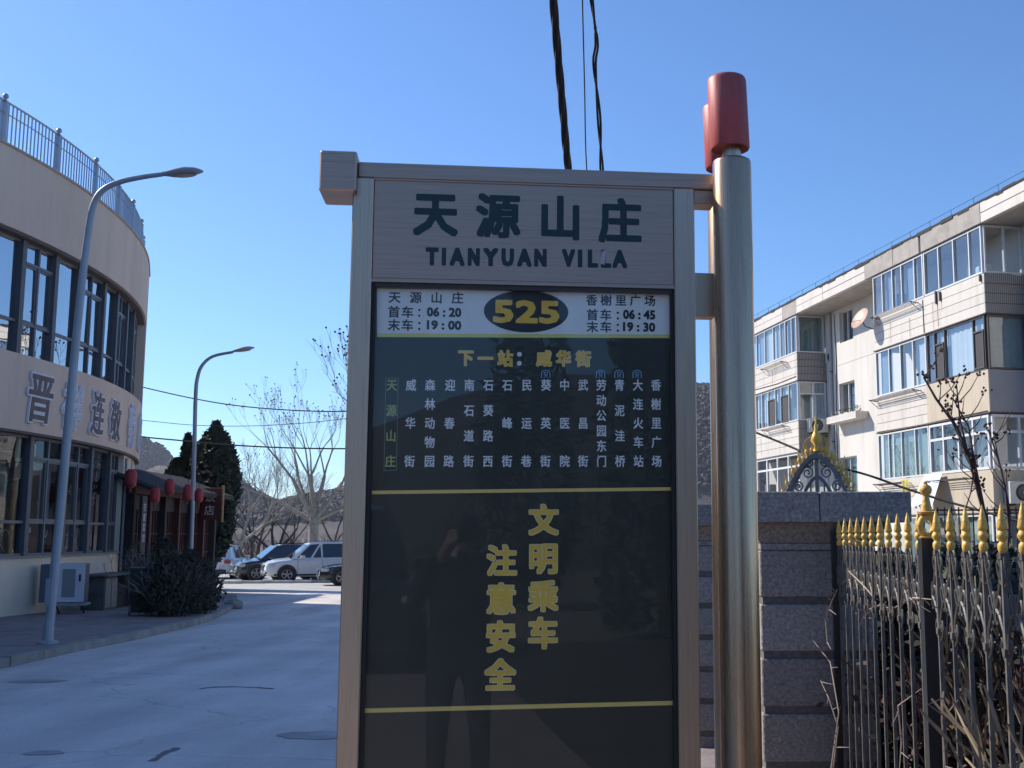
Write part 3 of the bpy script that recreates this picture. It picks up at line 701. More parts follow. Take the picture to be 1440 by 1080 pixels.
mb = MB(); mb.box(-14, 20.8, -11, -DB - .36, 10.6, 10.9); mb.build('roof', bitumen, apt)
mb = MB(); mb.box(-13.6, 20.4, -3.5, -3.45, -.6, 10.5); mb.build('interior_wall', rooms, apt)
for z in (2.7, 5.5, 8.3):
    mb = MB(); mb.box(-13.6, 20.4, -3.4, -DB - .36, z, z + .2); mb.build('floor_slab', rooms, apt)
def joint_line(z): pass
# plaster joints of the set-back wall: thin raised strips of the wall plaster between courses
for z in (5.45, 8.2, 2.65): MB().box(7.0, 13.75, -DB, -DB + .012, z, z + .02).build('string_course', plaster, apt)
# generic window: list of mullion positions along axis
def window(s_list, z0, z1, n0, fm, gm, transom=None, side=None, curtains=None, fw=.05, sashes=()):
    """front-facing when side is None (plane y=n0), else in the plane x=side with s_list measured inwards"""
    P = (lambda a, o, z: (a, n0 + o, z)) if side is None else (lambda a, o, z: (side - o, -a, z))
    def bx(mb, a0, a1, o0, o1, za, zb):
        if side is None: mb.box(a0, a1, n0 + o0, n0 + o1, za, zb)
        else: mb.box(side - o1, side - o0, -a1, -a0, za, zb)
    fr = MB(); a, b = s_list[0], s_list[-1]; h = fw / 2
    bx(fr, a, b, -.08, 0, z0, z0 + fw); bx(fr, a, b, -.08, 0, z1 - fw, z1)
    ms = []
    for i, m_ in enumerate(s_list):
        lo_, hi_ = (m_, m_ + fw) if i == 0 else ((m_ - fw, m_) if i == len(s_list) - 1 else (m_ - h, m_ + h))
        bx(fr, lo_, hi_, -.08, .004, z0 + fw, z1 - fw); ms.append((lo_, hi_))
    if transom:
        for (x0, x1), (y0, y1) in zip(ms[:-1], ms[1:]): bx(fr, x1, y0, -.075, 0, transom - h, transom + h)
    w_ = fr.build('window', fm, apt)
    for k, ((x0, x1), (y0, y1)) in enumerate(zip(ms[:-1], ms[1:])):
        zz = [(z0 + fw, z1 - fw)] if not transom else [(z0 + fw, transom - h), (transom + h, z1 - fw)]
        for za, zb in zz:
            g = MB(); t = random.uniform(-.004, .004)
            vs = [P(x1, -.045 + t, za), P(y0, -.045 - t, za), P(y0, -.045 - t, zb), P(x1, -.045 + t, zb)]
            g.add(vs, [(0, 1, 2, 3)]); g.build('pane', gm, w_)
        if k in sashes:   # dark opening sash in its own frame
            m2 = MB(); e = .045; za, zb = z0 + fw + .01, z0 + (z1 - z0) * .74; p, q = x1 + .01, y0 - .01
            for r_ in ((p, p + e, za, zb), (q - e, q, za, zb), (p + e, q - e, za, za + e), (p + e, q - e, zb - e, zb)): bx(m2, r_[0], r_[1], -.03, .03, r_[2], r_[3])
            sh = m2.build('sash', old_fr, w_)
            m2 = MB(); bx(m2, p + e, q - e, -.012, -.004, za + e, zb - e); m2.build('mesh_screen', mat('dark_mesh', (.06, .055, .055), .8), w_)
        if curtains and curtains[k % len(curtains)]:
            cm = curtains[k % len(curtains)]; m3 = MB(); N = 14; vs = []
            for i in range(N + 1):
                q = x1 + (y0 - x1) * i / N; o = -.16 + .022 * math.sin(i * 2.4 + k)
                vs += [P(q, o, z0 + .02), P(q, o, z1 - .02)]
            m3.add(vs, [(2 * i, 2 * i + 2, 2 * i + 3, 2 * i + 1) for i in range(N)]); m3.build('curtain', cm, w_, True, 80)
    return w_
random.seed(21)
def courses(name, s0, s1, z0, z1, fm, n1=0.0, pitch=.285, side=None, tall=None):
    n = max(1, round((z1 - z0) / pitch)); h = (z1 - z0) / n
    for i in range(n):
        mb = MB()
        if side is None: mb.box(s0, s1, n1 - .03, n1 + random.uniform(0, .004), z0 + i * h + .008, z0 + (i + 1) * h - .008)
        else: mb.box(side - .0, side + .028, s0, s1, z0 + i * h + .008, z0 + (i + 1) * h - .008)
        mb.build(name, fm, apt)
def bay(sa, sb, rows, spand, sidemat):
    """rows: z pairs of window bands, spand: (z0,z1,[(s0,s1,mat,tiled)])"""
    for z0, z1, segs, sm in spand:
        MB().box(sa + .03, sb - .03, -DB, -.03, z0, z1).build('balcony_wall', mat('joint_grout', (.20, .17, .15), .9), apt)
        for (s0, s1, m_, tiled) in segs:
            if tiled: courses('cladding_panel', s0, s1, z0, z1, m_)
            else: MB().box(s0, s1, -.03, .004, z0, z1).build('balcony_panel', m_, apt)
        for side, sg in ((sa, 1), (sb, -1)):
            n = round((z1 - z0) / .285); h = (z1 - z0) / n
            for i in range(n):
                mb = MB(); x0, x1 = (side, side + .0295) if sg > 0 else (side - .0295, side)
                g = .008 if sm is mt else 0.0
                mb.box(x0, x1, -DB, -.0305, z0 + i * h + g, z0 + (i + 1) * h - g); mb.build('cladding_panel', sm, apt)
                if sm is not mt and i == n - 1: pass
        # drip lip
        MB().box(sa - .02, sb + .02, -DB + .01, .03, z0 - .035, z0 - .001).build('drip_edge', mat('stained_edge', (.12, .10, .09), .9, var=.3), apt)
AS = 6.95
sp = [(7.82, 8.97, [(0, AS, tile_c, True)], mt), (5.0, 6.2, [(3.5, AS, tile_c, True), (0, 3.498, plain_b, False)], grey_paint),
      (2.2, 3.38, [(3.5, AS, tile_c, True), (0, 3.498, plain_b, False)], plain_b), (-.7, .6, [(0, AS, plain_b, False)], plain_b)]
bay(0, AS, None, sp, mt)
window([3.46, 4.03, 4.89, 5.53, 6.26, AS - .02], 8.99, 10.39, -.01, white_fr, gl_a, curtains=[None, curt_b, None, curt_b, None])
window([.08, .75, 1.62, 2.5, 3.4], 8.99, 10.39, -.01, white_fr, gl_a, curtains=[None])
window([.06, .70, 1.27], 8.99, 10.39, 0, white_fr, gl_a, side=.01)
window([3.45, 4.3, 5.14, 5.94, AS - .04], 6.22, 7.77, -.01, white_fr, gl_a, curtains=[curt, None, None, curt_b])
window([.1, .72, 2.32, 2.92, 3.4], 6.22, 7.77, -.01, old_fr, gl_a, curtains=[curt, curt, curt, curt], sashes=(0, 2), fw=.04)
window([.06, 1.26], 6.22, 7.77, 0, old_fr, gl_a, side=.01, curtains=[curt_g], fw=.05)
window([3.5, 4.36, 5.26, 6.15, AS - .04], 3.40, 4.93, -.01, white_fr, gl_a, curtains=[curt_g, curt_g, curt_g, curt_g], fw=.045)
window([.12, .96, 1.77, 2.63, 3.46], 3.40, 4.93, -.01, white_fr, gl_a, transom=4.45, curtains=[None], fw=.075)
window([.06, .9, 1.27], 3.40, 4.93, 0, white_fr, gl_a, side=.01, transom=4.45, fw=.075)
window([.12, 1.77, 3.46, 5.2, AS - .04], .62, 2.15, -.01, white_fr, gl_a, curtains=[curt_g, None], fw=.06)
window([.06, 1.27], .62, 2.15, 0, white_fr, gl_a, side=.01, fw=.06)
B0, B1 = 13.8, 20.3
sp = [(7.73, 8.86, [(B0, B1, tile_c, True)], mt), (4.85, 6.1, [(B0, B1, tile_c, True)], mt), (2.0, 3.1, [(B0, B1, tile_c, True)], mt), (-.7, .5, [(B0, B1, tile_c, True)], mt)]
bay(B0, B1, None, sp, mt)
window([B0 + .03, 14.35, 15.02, 15.57, 16.39, 17.4, 18.4, 19.4, B1 - .04], 8.88, 10.39, -.01, white_fr, gl_a, curtains=[curt_b, None, curt, curt_b, curt])
window([.06, 1.2], 8.88, 10.39, 0, white_fr, gl_a, side=B0 + .01, curtains=[curt_g])
window([B0 + .03, 14.8, 15.6, 16.3, 17.1, 17.9, 18.6, 19.4, B1 - .04], 6.12, 7.69, -.01, white_fr, gl_a, curtains=[None, curt, curt_b, curt, curt], sashes=(1, 3))
window([.06, .66, 1.22], 6.12, 7.69, 0, white_fr, gl_a, side=B0 + .01, transom=7.2, curtains=[None, curt])
window([B0 + .03, 15.0, 16.2, 17.4, 18.6, B1 - .04], 3.12, 4.82, -.01, white_fr, gl_a, transom=4.3, curtains=[None], fw=.08)
window([.06, 1.2], 3.12, 4.82, 0, white_fr, gl_a, side=B0 + .01)
window([B0 + .03, 16.2, B1 - .04], .52, 1.97, -.01, white_fr, gl_a, fw=.08)
for (a, b, z0, z1) in wins:
    window([a, (a + b) / 2 + .1, b], z0, z1, -DB - .12, white_fr, gl_a, curtains=[curt_g, None] if a > 0 else [curt, curt_b], fw=.045)
# small planter balcony under a middle window
mb = MB(); mb.box(10.15, 12.75, -DB + .002, -DB + .52, 5.86, 5.94); mb.build('planter_slab', plaster, apt)
mb = MB(); mb.box(10.15, 12.75, -DB + .46, -DB + .52, 5.941, 6.12); mb.box(10.15, 10.21, -DB + .002, -DB + .459, 5.941, 6.12); mb.build('planter_kerb', tile_c, apt)
# roof overhang with weathered panels
segs = [(-14, -9, tile_c), (-9, -4.5, tile_c), (-4.5, -.05, tile_c), (-.04, 3.42, conc), (3.56, 5.3, conc), (5.31, 7.4, conc), (7.41, 11.0, tile_c), (11.01, 13.6, tile_c), (13.61, 15.1, conc), (15.11, 20.9, tile_c)]
for k, (a, b, m_) in enumerate(segs):
    MB().bbox(a, b, -.10, .05 + .006 * (k % 2), 10.42, 11.02, .008).build('parapet_panel', m_, apt)
    if m_ is tile_c: MB().box(a + .01, b - .01, .0565, .060, 10.70, 10.712).build('panel_joint', bitumen, apt)
MB().box(-14, 20.9, -DB - .3, -.101, 10.42, 10.56).build('roof_overhang', conc, apt)
mb = MB(); random.seed(5); s = -14.0
while s < 20.8:
    e = min(20.9, s + random.uniform(.25, .7)); mb.box(s, e, -.25, .07 + random.uniform(0, .015), 11.021 - random.choice((0, 0, .02, .06)), 11.05 + random.uniform(0, .03)); s = e + .003
o = mb.build('flashing', bitumen, apt)
mb = MB(); mb.tube([(-14, -.02, 11.30), (3, -.02, 11.28), (20.9, -.02, 11.30)], .007, 5)
for i in range(28): mb.tube([(-13.6 + i * 1.27, -.02, 11.03), (-13.6 + i * 1.27, -.02, 11.30)], .007, 5)
mb.build('lightning_wire', bitumen, apt)
iron_ = mat('rusty_iron', (0.06, 0.05, 0.045), .7, var=.4, scale=8)
# rust stains down the cladding
rust = mat('rust_stain', (0.36, 0.235, 0.14), .9, var=.3, scale=6)
for s, z0, z1, w_ in ((2.6, 7.9, 8.85, .05), (2.35, 8.3, 8.8, .03), (4.4, 7.9, 8.5, .03), (5.7, 7.9, 8.6, .03), (2.9, 7.85, 8.7, .02), (16.5, 7.8, 8.5, .04), (18.0, 5.0, 5.7, .05)):
    mb = MB(); mb.add([(s, .006, z0), (s + w_ * .5, .006, z0), (s + w_, .006, z1), (s - w_ * .3, .006, z1)], [(0, 1, 2, 3)]); mb.build('stain', rust, apt)
for s, z, h in ((2.62, 8.6, .4), (2.38, 8.65, .28), (.12, 8.75, .2)):
    MB().box(s, s + .05, .006, .06, z, z + h).build('pipe_stub', old_fr, apt)

pipe_m = mat('pale_pipe', (0, 0, 0))
for s_, n_0 in ((7.25, -DB + .06), (13.2, -DB + .06)):
    MB().tube([(s_, n_0, .2), (s_, n_0, 10.4)], .05, 8).build('drain_pipe', pipe_m, apt, True)
    for z in (2.4, 5.2, 8.0): MB().lathe([(.062, 0), (.062, .05)], (s_, n_0, z), 8).build('pipe_clip', iron_, apt)
for pts in ([(20.5, .02, 8.0), (16, .02, 7.86), (13.9, .02, 7.9)], [(6.9, .012, 5.02), (4, .012, 4.99), (.1, .012, 5.03)], [(12.9, -DB + .02, 10.3), (12.8, -DB + .02, 8.4), (12.95, -DB + .02, 6.0), (12.9, -DB + .02, 3.0)], [(3.5, .012, 8.9), (3.48, .012, 7.85)]):
    MB().tube(pts, .014, 5).build('surface_cable', bitumen, apt)
random.seed(44)   # things standing on the window ledges and balconies
for s_, n_0, z, w_, h, m_ in ((.35, -.55, 8.99, .5, .35, curt), (1.1, -.6, 8.99, .25, .5, conc), (5.6, -.6, 8.99, .3, .6, tile_c), (1.9, -.5, 3.4, .5, .45, grey_paint), (.5, -.5, 3.4, .6, .4, tile_c), (2.9, -.5, 3.4, .35, .6, conc), (16.0, -.5, 8.88, .5, .5, curt), (14.6, -.5, 6.12, .4, .6, tile_c), (17.6, -.5, 3.12, .6, .6, conc)):
    MB().bbox(s_, s_ + w_, n_0, n_0 + .3, z, z + h, .03).build('stored_box', m_, apt)
for s_ in (10.4, 10.9, 11.5, 12.1):
    pt_ = MB().lathe([(.07, 0), (.10, .18), (.09, .19)], (s_, -DB + .3, 5.945), 10).build('flower_pot', mat('terracotta', (.35, .16, .09), .8), apt, True)
    mb = MB()
    for k in range(26):
        a = random.uniform(0, 6.28); r_ = random.uniform(.02, .16); z = 6.12 + random.uniform(0, .25); d = Vector((math.cos(a), math.sin(a), random.uniform(0, 1))) * .05
        c = Vector((s_ + r_ * math.cos(a), -DB + .3 + r_ * math.sin(a), z)); e = d.orthogonal().normalized() * .02; mb.add([c - e, c + d, c + e, c - d], [(0, 1, 2, 3)])
    mb.build('pot_plant', mat('pot_leaf', (.06, .07, .035), .8, var=.4), apt)

# things hung on the block: local placement through a helper
M_APT = Matrix.Translation(FO) @ Matrix.Rotation(math.pi / 2 + TH, 4, 'Z')
def AP(s, n, z): return M_APT @ Vector((s, n, z))
iron = mat('rusty_iron', (0.06, 0.05, 0.045), .7, var=.4, scale=8)
def rack(s0, s1, z, lab):
    t = thing('drying_rack', lab, 'drying rack', AP(s0, .006, z), math.pi / 2 + TH, 'clothes racks under the balcony windows')
    L = s1 - s0
    for x in (.1, L - .1):
        mb = MB(); mb.tube([(x, 0, 0), (x, .32, .05)], .014, 5); mb.tube([(x, 0, -.22), (x, .30, .04)], .010, 5); mb.build('bracket', iron, t)
    for k in range(4):
        y = .07 + .075 * k; MB().tube([(0, y, .01 + .01 * k), (L, y, .01 + .01 * k)], .011, 5).build('bar', iron, t)
rack(3.65, 6.6, 8.85, 'rusty clothes rack below the top-floor windows beside the satellite dish')
rack(3.7, 6.9, 6.05, 'rusty clothes rack under the middle-floor windows of the bigger bay')
rack(4.6, 6.8, 3.2, 'rusty clothes rack beside the yellow and white laundry')
rack(.9, 3.2, 3.15, 'tangled clothes rack below the bay window with the white sheet')
rack(14.7, 17.2, 8.6, 'small clothes rack under the top windows of the farther bay')
rack(14.7, 17.2, 5.95, 'small clothes rack above the gate arch on the farther bay')
# satellite dish
dish = thing('satellite_dish', 'round terracotta-tinted satellite dish fixed beside the top bay window', 'satellite dish', AP(6.98, 0, 8.7), math.pi / 2 + TH)
mb = MB(); mb.lathe([(0.0, 0.0), (.18, .012), (.30, .04), (.40, .085), (.405, .09), (.30, .055), (.18, .028), (.0, .016)], n=28)
o = mb.build('reflector', mat('dish_paint', (0.50, 0.30, 0.22), .5, var=.15, scale=3), dish, True); o.location = (0.02, .42, .22); o.rotation_euler = (R(-62), 0, R(10))
MB().tube([(0, 0, -.1), (0, .3, -.02), (.02, .42, .2)], .018, 6).build('mount_arm', iron, dish)
MB().tube([(.02, .45, .2), (.05, .8, .12)], .008, 5).build('feed_arm', iron, dish)
# air conditioners
acm = mat('ac_enamel', (0.58, 0.58, 0.55), .45, var=.06, dirt=(.3, .27, .23), dirt_amt=.3); blk = mat('black_plastic', (0, 0, 0))
def ac(loc, rz, lab, wd=.8, h=.55, d=.3):
    t = thing('air_conditioner', lab, 'air conditioner', loc, rz, 'outdoor air conditioners on the apartment block')
    MB().bbox(0, wd, -d, 0, 0, h, .015).build('case', acm, t)     # front faces -y
    mb = MB(); mb.lathe([(.0, 0), (.225, 0), (.235, .01), (.235, .02)], (wd * .42, -d - .022, h / 2), 24, 'y'); mb.build('fan_opening', mat('fan_dark', (.03, .035, .04), .5), t)
    for k in range(5):
        r_ = .04 + .04 * k; mb = MB(); pts = [(wd * .42 + r_ * math.cos(6.2832 * j / 20), -d - .03, h / 2 + r_ * math.sin(6.2832 * j / 20)) for j in range(21)]
        mb.tube(pts, .003, 4); mb.build('grille_ring', acm if k != 4 else blk, t)
    mb = MB(); mb.lathe([(.0, 0), (.03, 0), (.03, .01)], (wd * .42, -d - .036, h / 2), 12, 'y'); mb.build('fan_hub', acm, t)
    for x in (.1, wd - .14): MB().box(x, x + .04, -d - .02, -.0, -.05, -.001).build('bracket', iron, t)
    return t
RB = TH                      # facing back down the street
ac(AP(B0 - .01, -.35, 5.62), RB, 'air conditioner low on the side of the farther bay, above the gate arch')
ac(AP(B0 - .01, -1.22, 8.42), RB, 'small white air conditioner in the corner by the top floor of the farther bay', .5, .5, .25)
ac(AP(-.01, -.3, 2.42), RB, 'large old air conditioner under the lowest visible window of the nearer bay', .95, .62, .34)
# laundry
yc = mat('yellow_cloth', (0.60, 0.52, 0.16), .9, var=.15); wc = mat('white_cloth', (0.66, 0.68, 0.74), .9, var=.05)
def cloth(nm, lab, s0, s1, z0, z1, n0, m_, seed, drop=.0, flare=0):
    random.seed(seed); mb = MB(); NX, NZ = 14, 10; vs = []
    for j in range(NZ + 1):
        for i in range(NX + 1):
            a, b = i / NX, j / NZ
            s = s0 + (s1 - s0) * a + flare * (1 - b) * (a - .5); z = z0 + (z1 - z0) * b + .05 * math.sin(a * 9 + seed) * (1 - b)
            vs.append(AP(s, n0 + .05 * math.sin(a * 14 + seed) * (1.2 - b) + drop * (1 - b), z))
    mb.add(vs, [(j * (NX + 1) + i, j * (NX + 1) + i + 1, (j + 1) * (NX + 1) + i + 1, (j + 1) * (NX + 1) + i) for j in range(NZ) for i in range(NX)])
    o = mb.build(nm, m_, None, True, 80); tag(o, lab, 'laundry', 'laundry hung on the apartment rack')
cloth('hanging_shirt', 'small yellow shirt hanging beside the white sheet', 4.25, 4.75, 2.75, 3.3, .3, yc, 2)
cloth('hanging_sheet', 'white sheet draped out from the lowest visible balcony', 2.55, 3.6, 2.45, 3.42, .12, wc, 4, .5, .3)

# ================================================================== YARD: granite gate pillars, gate, fence
gran = mat('granite', (0.29, 0.265, 0.245), .8, rv=.16, dirt=(.12, .11, .10), dirt_amt=.5, var=.5, scale=55, bump=.35, bscale=70)
gran_d = mat('granite_joint', (0.14, 0.13, 0.125), .9, var=.3, scale=40)
def pillar(loc, rz, lab, bhh=.235):
    t = thing('gate_pillar', lab, 'gate pillar', loc, rz, 'granite gate pillars')
    zt = 1.815 - loc[2]; W_, D_ = .60, .55       # body; local -y faces the street
    MB().box(.012, W_ - .012, .012, D_ - .012, 0, zt - .25).build('core', gran_d, t)
    z = zt - .262
    MB().bbox(.004, W_ - .004, .004, D_ - .004, z - .036, z, .004).build('granite_block', gran, t); z -= .040
    blk_ = None
    while z > .05:
        h = min(bhh, z - .0)
        MB().bbox(0, W_, 0, D_, z - h, z, .006).build('granite_block', gran, t); z -= h + .040
    # moulding: flared course
    a, b = .0, .10; z0, z1 = zt - .262, zt - .158; mb = MB()
    vs = [(x, y, z0 + .001) for x, y in ((-a, -a), (W_ + a, -a), (W_ + a, D_ + a), (-a, D_ + a))] + [(x, y, z1) for x, y in ((-b * .6, -b * .6), (W_ + b * .6, -b * .6), (W_ + b * .6, D_ + b * .6), (-b * .6, D_ + b * .6))]
    mb.add(vs, [(0, 3, 2, 1), (4, 5, 6, 7), (0, 1, 5, 4), (1, 2, 6, 5), (2, 3, 7, 6), (3, 0, 4, 7)]); mb.build('moulding', gran, t)
    MB().bbox(-.10, .29, -.13, D_ + .13, zt - .156, zt, .005).build('capstone', gran, t)
    MB().bbox(.2945, W_ + .16, -.13, D_ + .13, zt - .156, zt, .005).build('capstone', gran, t)
    return t
p1 = at(1071, 900, 5.9)
pillar((p1.x, 5.9, 0.10), 0, 'granite gate pillar with wide capstone right behind the gold-tipped fence')
p2 = at(978, 900, 8.3)
pillar((p2.x, 8.3, 0.0), 0, 'granite gate pillar glimpsed through the gap between sign and steel pole', .185)
# wrought iron gate with gilded crest
ggr = mat('grey_iron', (0.20, 0.20, 0.205), .5, metal=.3, var=.2, scale=10); gold = mat('gilt_paint', (0.95, 0.54, 0.12), .45, metal=.2, var=.2, scale=12, dirt=(.35, .2, .08), dirt_amt=.5)
GY = 11.5
gc = at(1150, 700, GY)
gate = thing('iron_gate', 'arched wrought iron gate with gilded flame crest behind the granite pillar', 'gate', (gc.x, GY, gz(GY)), R(-25))
zz = 1.98 - gz(GY); hw = .34; hh = .44
def archp(t, k=1.0): # t in -1..1, pointed arch
    return (t * hw * k, 0, zz + hh * k * (1 - abs(t) ** 1.7))
mb = MB(); ts = [i / 12 - 1 for i in range(25)]
vs = []
for t in ts:
    x, _, z = archp(t); x2, _, z2 = archp(t, .88)
    vs += [(x, -.05, z), (x, .05, z), (x2, .05, z2), (x2, -.05, z2)]
fs = []
for i in range(24):
    p, q = 4 * i, 4 * i + 4
    for k in range(4): fs.append((p + k, p + (k + 1) % 4, q + (k + 1) % 4, q + k))
mb.add(vs, fs); mb.build('arch', ggr, gate, True, 30)
mb = MB(); pts = [archp(t, .45) for t in ts]; mb.tube(pts, .018, 6); mb.build('inner_arch', ggr, gate)
MB().box(-.018, .018, -.02, .02, zz - 1.9, zz + hh * .9).build('centre_bar', ggr, gate)
for sx in (-1, 1): MB().box(sx * hw - .03, sx * hw + .03, -.05, .05, 0.02, zz).build('gate_stile', ggr, gate)
for z in (.25, 1.0, zz - .02): MB().box(-hw + .03, hw - .03, -.015, .015, z, z + .04).build('gate_rail', ggr, gate)
for k in range(9):
    x = -.28 + .07 * k
    if abs(x) < .01: continue
    ztop = zz + hh * .45 * (1 - min(1, abs(x / (hw * .45))) ** 1.7) if abs(x) < hw * .45 else zz
    MB().tube([(x, 0, .28), (x, 0, ztop)], .010, 5).build('gate_bar', ggr, gate)
for sx in (-1, 1):
    for k, (x0, z0, s_) in enumerate([(.10, .24, .07), (.20, .10, .06), (.08, .34, .05), (.22, .2, .045)]):
        pts = [(sx * (x0 + s_ * (1 - q / 26) * math.cos(q * .5)), 0, zz + z0 + s_ * (1 - q / 26) * math.sin(q * .5)) for q in range(22)]
        MB().tube(pts, .009, 5).build('scroll', ggr, gate)
def flame(h, wd):
    mb = MB(); mb.lathe([(.001, 0), (wd * .6, h * .08), (wd * .35, h * .2), (wd * .9, h * .35), (wd * .6, h * .5), (wd * .25, h * .62), (wd * .35, h * .7), (wd * .12, h * .8), (wd * .2, h * .9), (.002, h)], n=8)
    for sx in (-1, 1):
        pts = [(sx * wd * (1 + .9 * math.sin(q * .45)), 0, h * (.05 + .055 * q)) for q in range(9)]
        mb.tube(pts, [wd * .3 * (1 - q / 10) for q in range(9)], 5)
    return mb
for t, h, wd in ((0, .36, .05), (-.28, .17, .022), (.28, .2, .025), (-.5, .17, .022), (.5, .2, .025), (-.7, .16, .02), (.7, .2, .024), (-.88, .15, .02), (.88, .18, .022), (-.14, .14, .02), (.14, .14, .02), (1.0, .14, .02), (-1.0, .14, .02), (.4, .12, .018), (.6, .12, .018), (.8, .12, .018), (-.4, .12, .018), (-.6, .12, .018)):
    o = flame(h * 1.12, wd * 1.35).build('gilded_flame', gold, gate, True, 60); p = archp(t); o.location = (p[0], 0, p[2] - .01); o.rotation_euler = (0, R(18 * t), 0)
# gold-tipped fence
blackp = mat('black_gloss_paint', (0.018, 0.019, 0.02), .35, var=.2, scale=8); wornp = mat('weathered_black_paint', (0.115, 0.105, 0.092), .55, rv=.2, var=.5, scale=14, bump=.15, bscale=40)
fgold = mat('fence_gilt', (0.80, 0.50, 0.12), .5, metal=.1, rv=.15, var=.25, scale=30, dirt=(.38, .24, .09), dirt_amt=.8, bump=.2, bscale=60)
FA = Vector((1.0935, 3.0)); FD = Vector((.0465, 1)).normalized()
fence = thing('iron_fence', 'black iron fence with gold spear tips and scrolled pickets', 'fence', (FA.x, FA.y, 0.12), math.atan2(FD.y, FD.x))
sps = [0.0, .172, .345, .515, .69, 1.0]
# pickets by photo column, solved to the fence line
def fence_u(x):
    t = (x - PCX) / (FPX / math.cos(PITCH)) ; r_ = t
    # FA.x + FD.x*u = r*(FA.y + FD.y*u)
    return (r_ * FA.y - FA.x) / (FD.x - r_ * FD.y)
cols_px = [1181.5, 1189.5, 1197.5, 1207.5, 1218.5, 1229, 1240.5, 1253.5, 1265, 1276.5, 1287, 1320.5, 1340.5, 1364, 1390, 1420.5, 1452]
us = [fence_u(x) for x in cols_px]
us = sorted(us); upost = fence_u(1304)
print('fence u', [round(u, 2) for u in us], upost)
# regularise spacing on each side of the post
near = [upost - .125 - .176 * k for k in range(0, 11)]; far = [upost + .125 + .170 * k for k in range(0, 11)]
def spear():
    mb = MB(); L = .139
    mb.lathe([(r_ * 1.10, h_) for r_, h_ in [(.006, 0), (.010, .006), (.0125, .018), (.0115, .028), (.007, .034), (.0085, .037), (.014, .046), (.0145, .052), (.011, .060), (.0085, .064), (.012, .068), (.0135, .072), (.010, .095), (.005, .122), (.0008, .139)]], n=10)
    return mb
sp_ = None; pk = None
ZT = 1.545 - .12
picks = []
for u in near + far:
    dz = -.008 * (u / 2.7) 
    if sp_ is None:
        pk = MB().box(-.0065, .0065, -.0065, .0065, .12, ZT + .004).build('picket', wornp, fence)
        sp_ = spear().build('spear_tip', fgold, pk, True, 50); sp_.location = (0, 0, ZT)
        mb = MB()   # collar and hooks of the picket
        mb.box(-.010, .010, -.010, .010, ZT - .012, ZT + .003); mb.box(-.011, .011, -.011, .011, ZT - .27, ZT - .25)
        for sx in (-1, 1):
            mb.tube([(sx * .008, 0, ZT - .262), (sx * .02, 0, ZT - .258), (sx * .026, 0, ZT - .245), (sx * .022, 0, ZT - .232)], .004, 5)
        cl = mb.build('collar', wornp, pk); cl['kind'] = 'stuff'
        pk.location = (u, 0, dz); picks.append(pk)
    else:
        p = link_copy(pk, fence, (u, 0, dz)); link_copy(sp_, p); link_copy(cl, p); picks.append(p)
# scrolled braces between pickets
def brace():
    mb = MB(); g = .083
    for sx in (-1, 1):
        mb.tube([(sx * .008, 0, ZT - .25), (sx * .018, 0, ZT - .21), (sx * .05, 0, ZT - .165), (sx * .078, 0, ZT - .15)], .0055, 5)
        mb.tube([(sx * .078, 0, ZT - .15), (sx * .05, 0, ZT - .10), (sx * .022, 0, ZT - .04), (sx * .012, 0, ZT - .006)], .0055, 5)
        mb.tube([(sx * .022, 0, ZT - .035), (sx * .04, 0, ZT - .018), (sx * .042, 0, ZT - .004), (sx * .032, 0, ZT + .004)], .0045, 5)
        mb.tube([(sx * .05, 0, ZT - .165), (sx * .034, 0, ZT - .135), (sx * .038, 0, ZT - .118), (sx * .05, 0, ZT - .115)], .0045, 5)
        mb.tube([(sx * .078, 0, ZT - .15), (sx * .084, 0, ZT - .178), (sx * .074, 0, ZT - .192), (sx * .064, 0, ZT - .185)], .0045, 5)
        mb.tube([(sx * .082, 0, ZT - .15), (sx * .086, 0, ZT - .118), (sx * .076, 0, ZT - .104)], .0045, 5)
    for sx in (-1, 1):
        mb.tube([(sx * .007, 0, ZT - .29), (sx * .03, 0, ZT - .275), (sx * .045, 0, ZT - .245), (sx * .036, 0, ZT - .225), (sx * .024, 0, ZT - .235)], .0042, 5)
        mb.tube([(sx * .007, 0, ZT - .085), (sx * .03, 0, ZT - .075), (sx * .048, 0, ZT - .05), (sx * .055, 0, ZT - .03), (sx * .048, 0, ZT - .018)], .0042, 5)
    return mb
br = brace().build('scroll_brace', wornp, picks[0], True, 60)
for p in picks[1:]: link_copy(br, p)
for z in (.14, .30): 
    MB().box(near[-1] - .02, far[-1] + .02, -.016, .016, z, z + .03).build('fence_rail', wornp, fence)
MB().box(upost - .027, upost + .027, -.027, .027, -.0, 1.585 - .12).build('post', blackp, fence)
MB().box(far[-1] + .09, far[-1] + .13, -.022, .022, 0, 1.50).build('post', blackp, fence)
mb = MB(); zf = 1.585 - .12
mb.lathe([(.028, 0), (.03, .004), (.018, .008)], n=12)
N = 26; 
pts = [(0 + .0, .028 * math.cos(6.2832 * k / N), .042 + .032 * math.sin(6.2832 * k / N)) for k in range(N + 1)]
mb.tube(pts, .0115, 8)
mb.lathe([(.012, .078), (.03, .084), (.032, .090), (.02, .092), (.012, .135), (.010, .146), (.018, .154), (.0215, .166), (.018, .178), (.006, .186), (.008, .192), (.001, .198)], n=14)
o = mb.build('post_finial', fgold, fence, True, 50); o.location = (upost, 0, zf); o.rotation_euler = (0, 0, R(22))
# kerb wall under the fence
MB().bbox(near[-1] - .1, far[-1] + .14, -.09, .09, -.12, .10, .01).build('plinth', gran, fence)
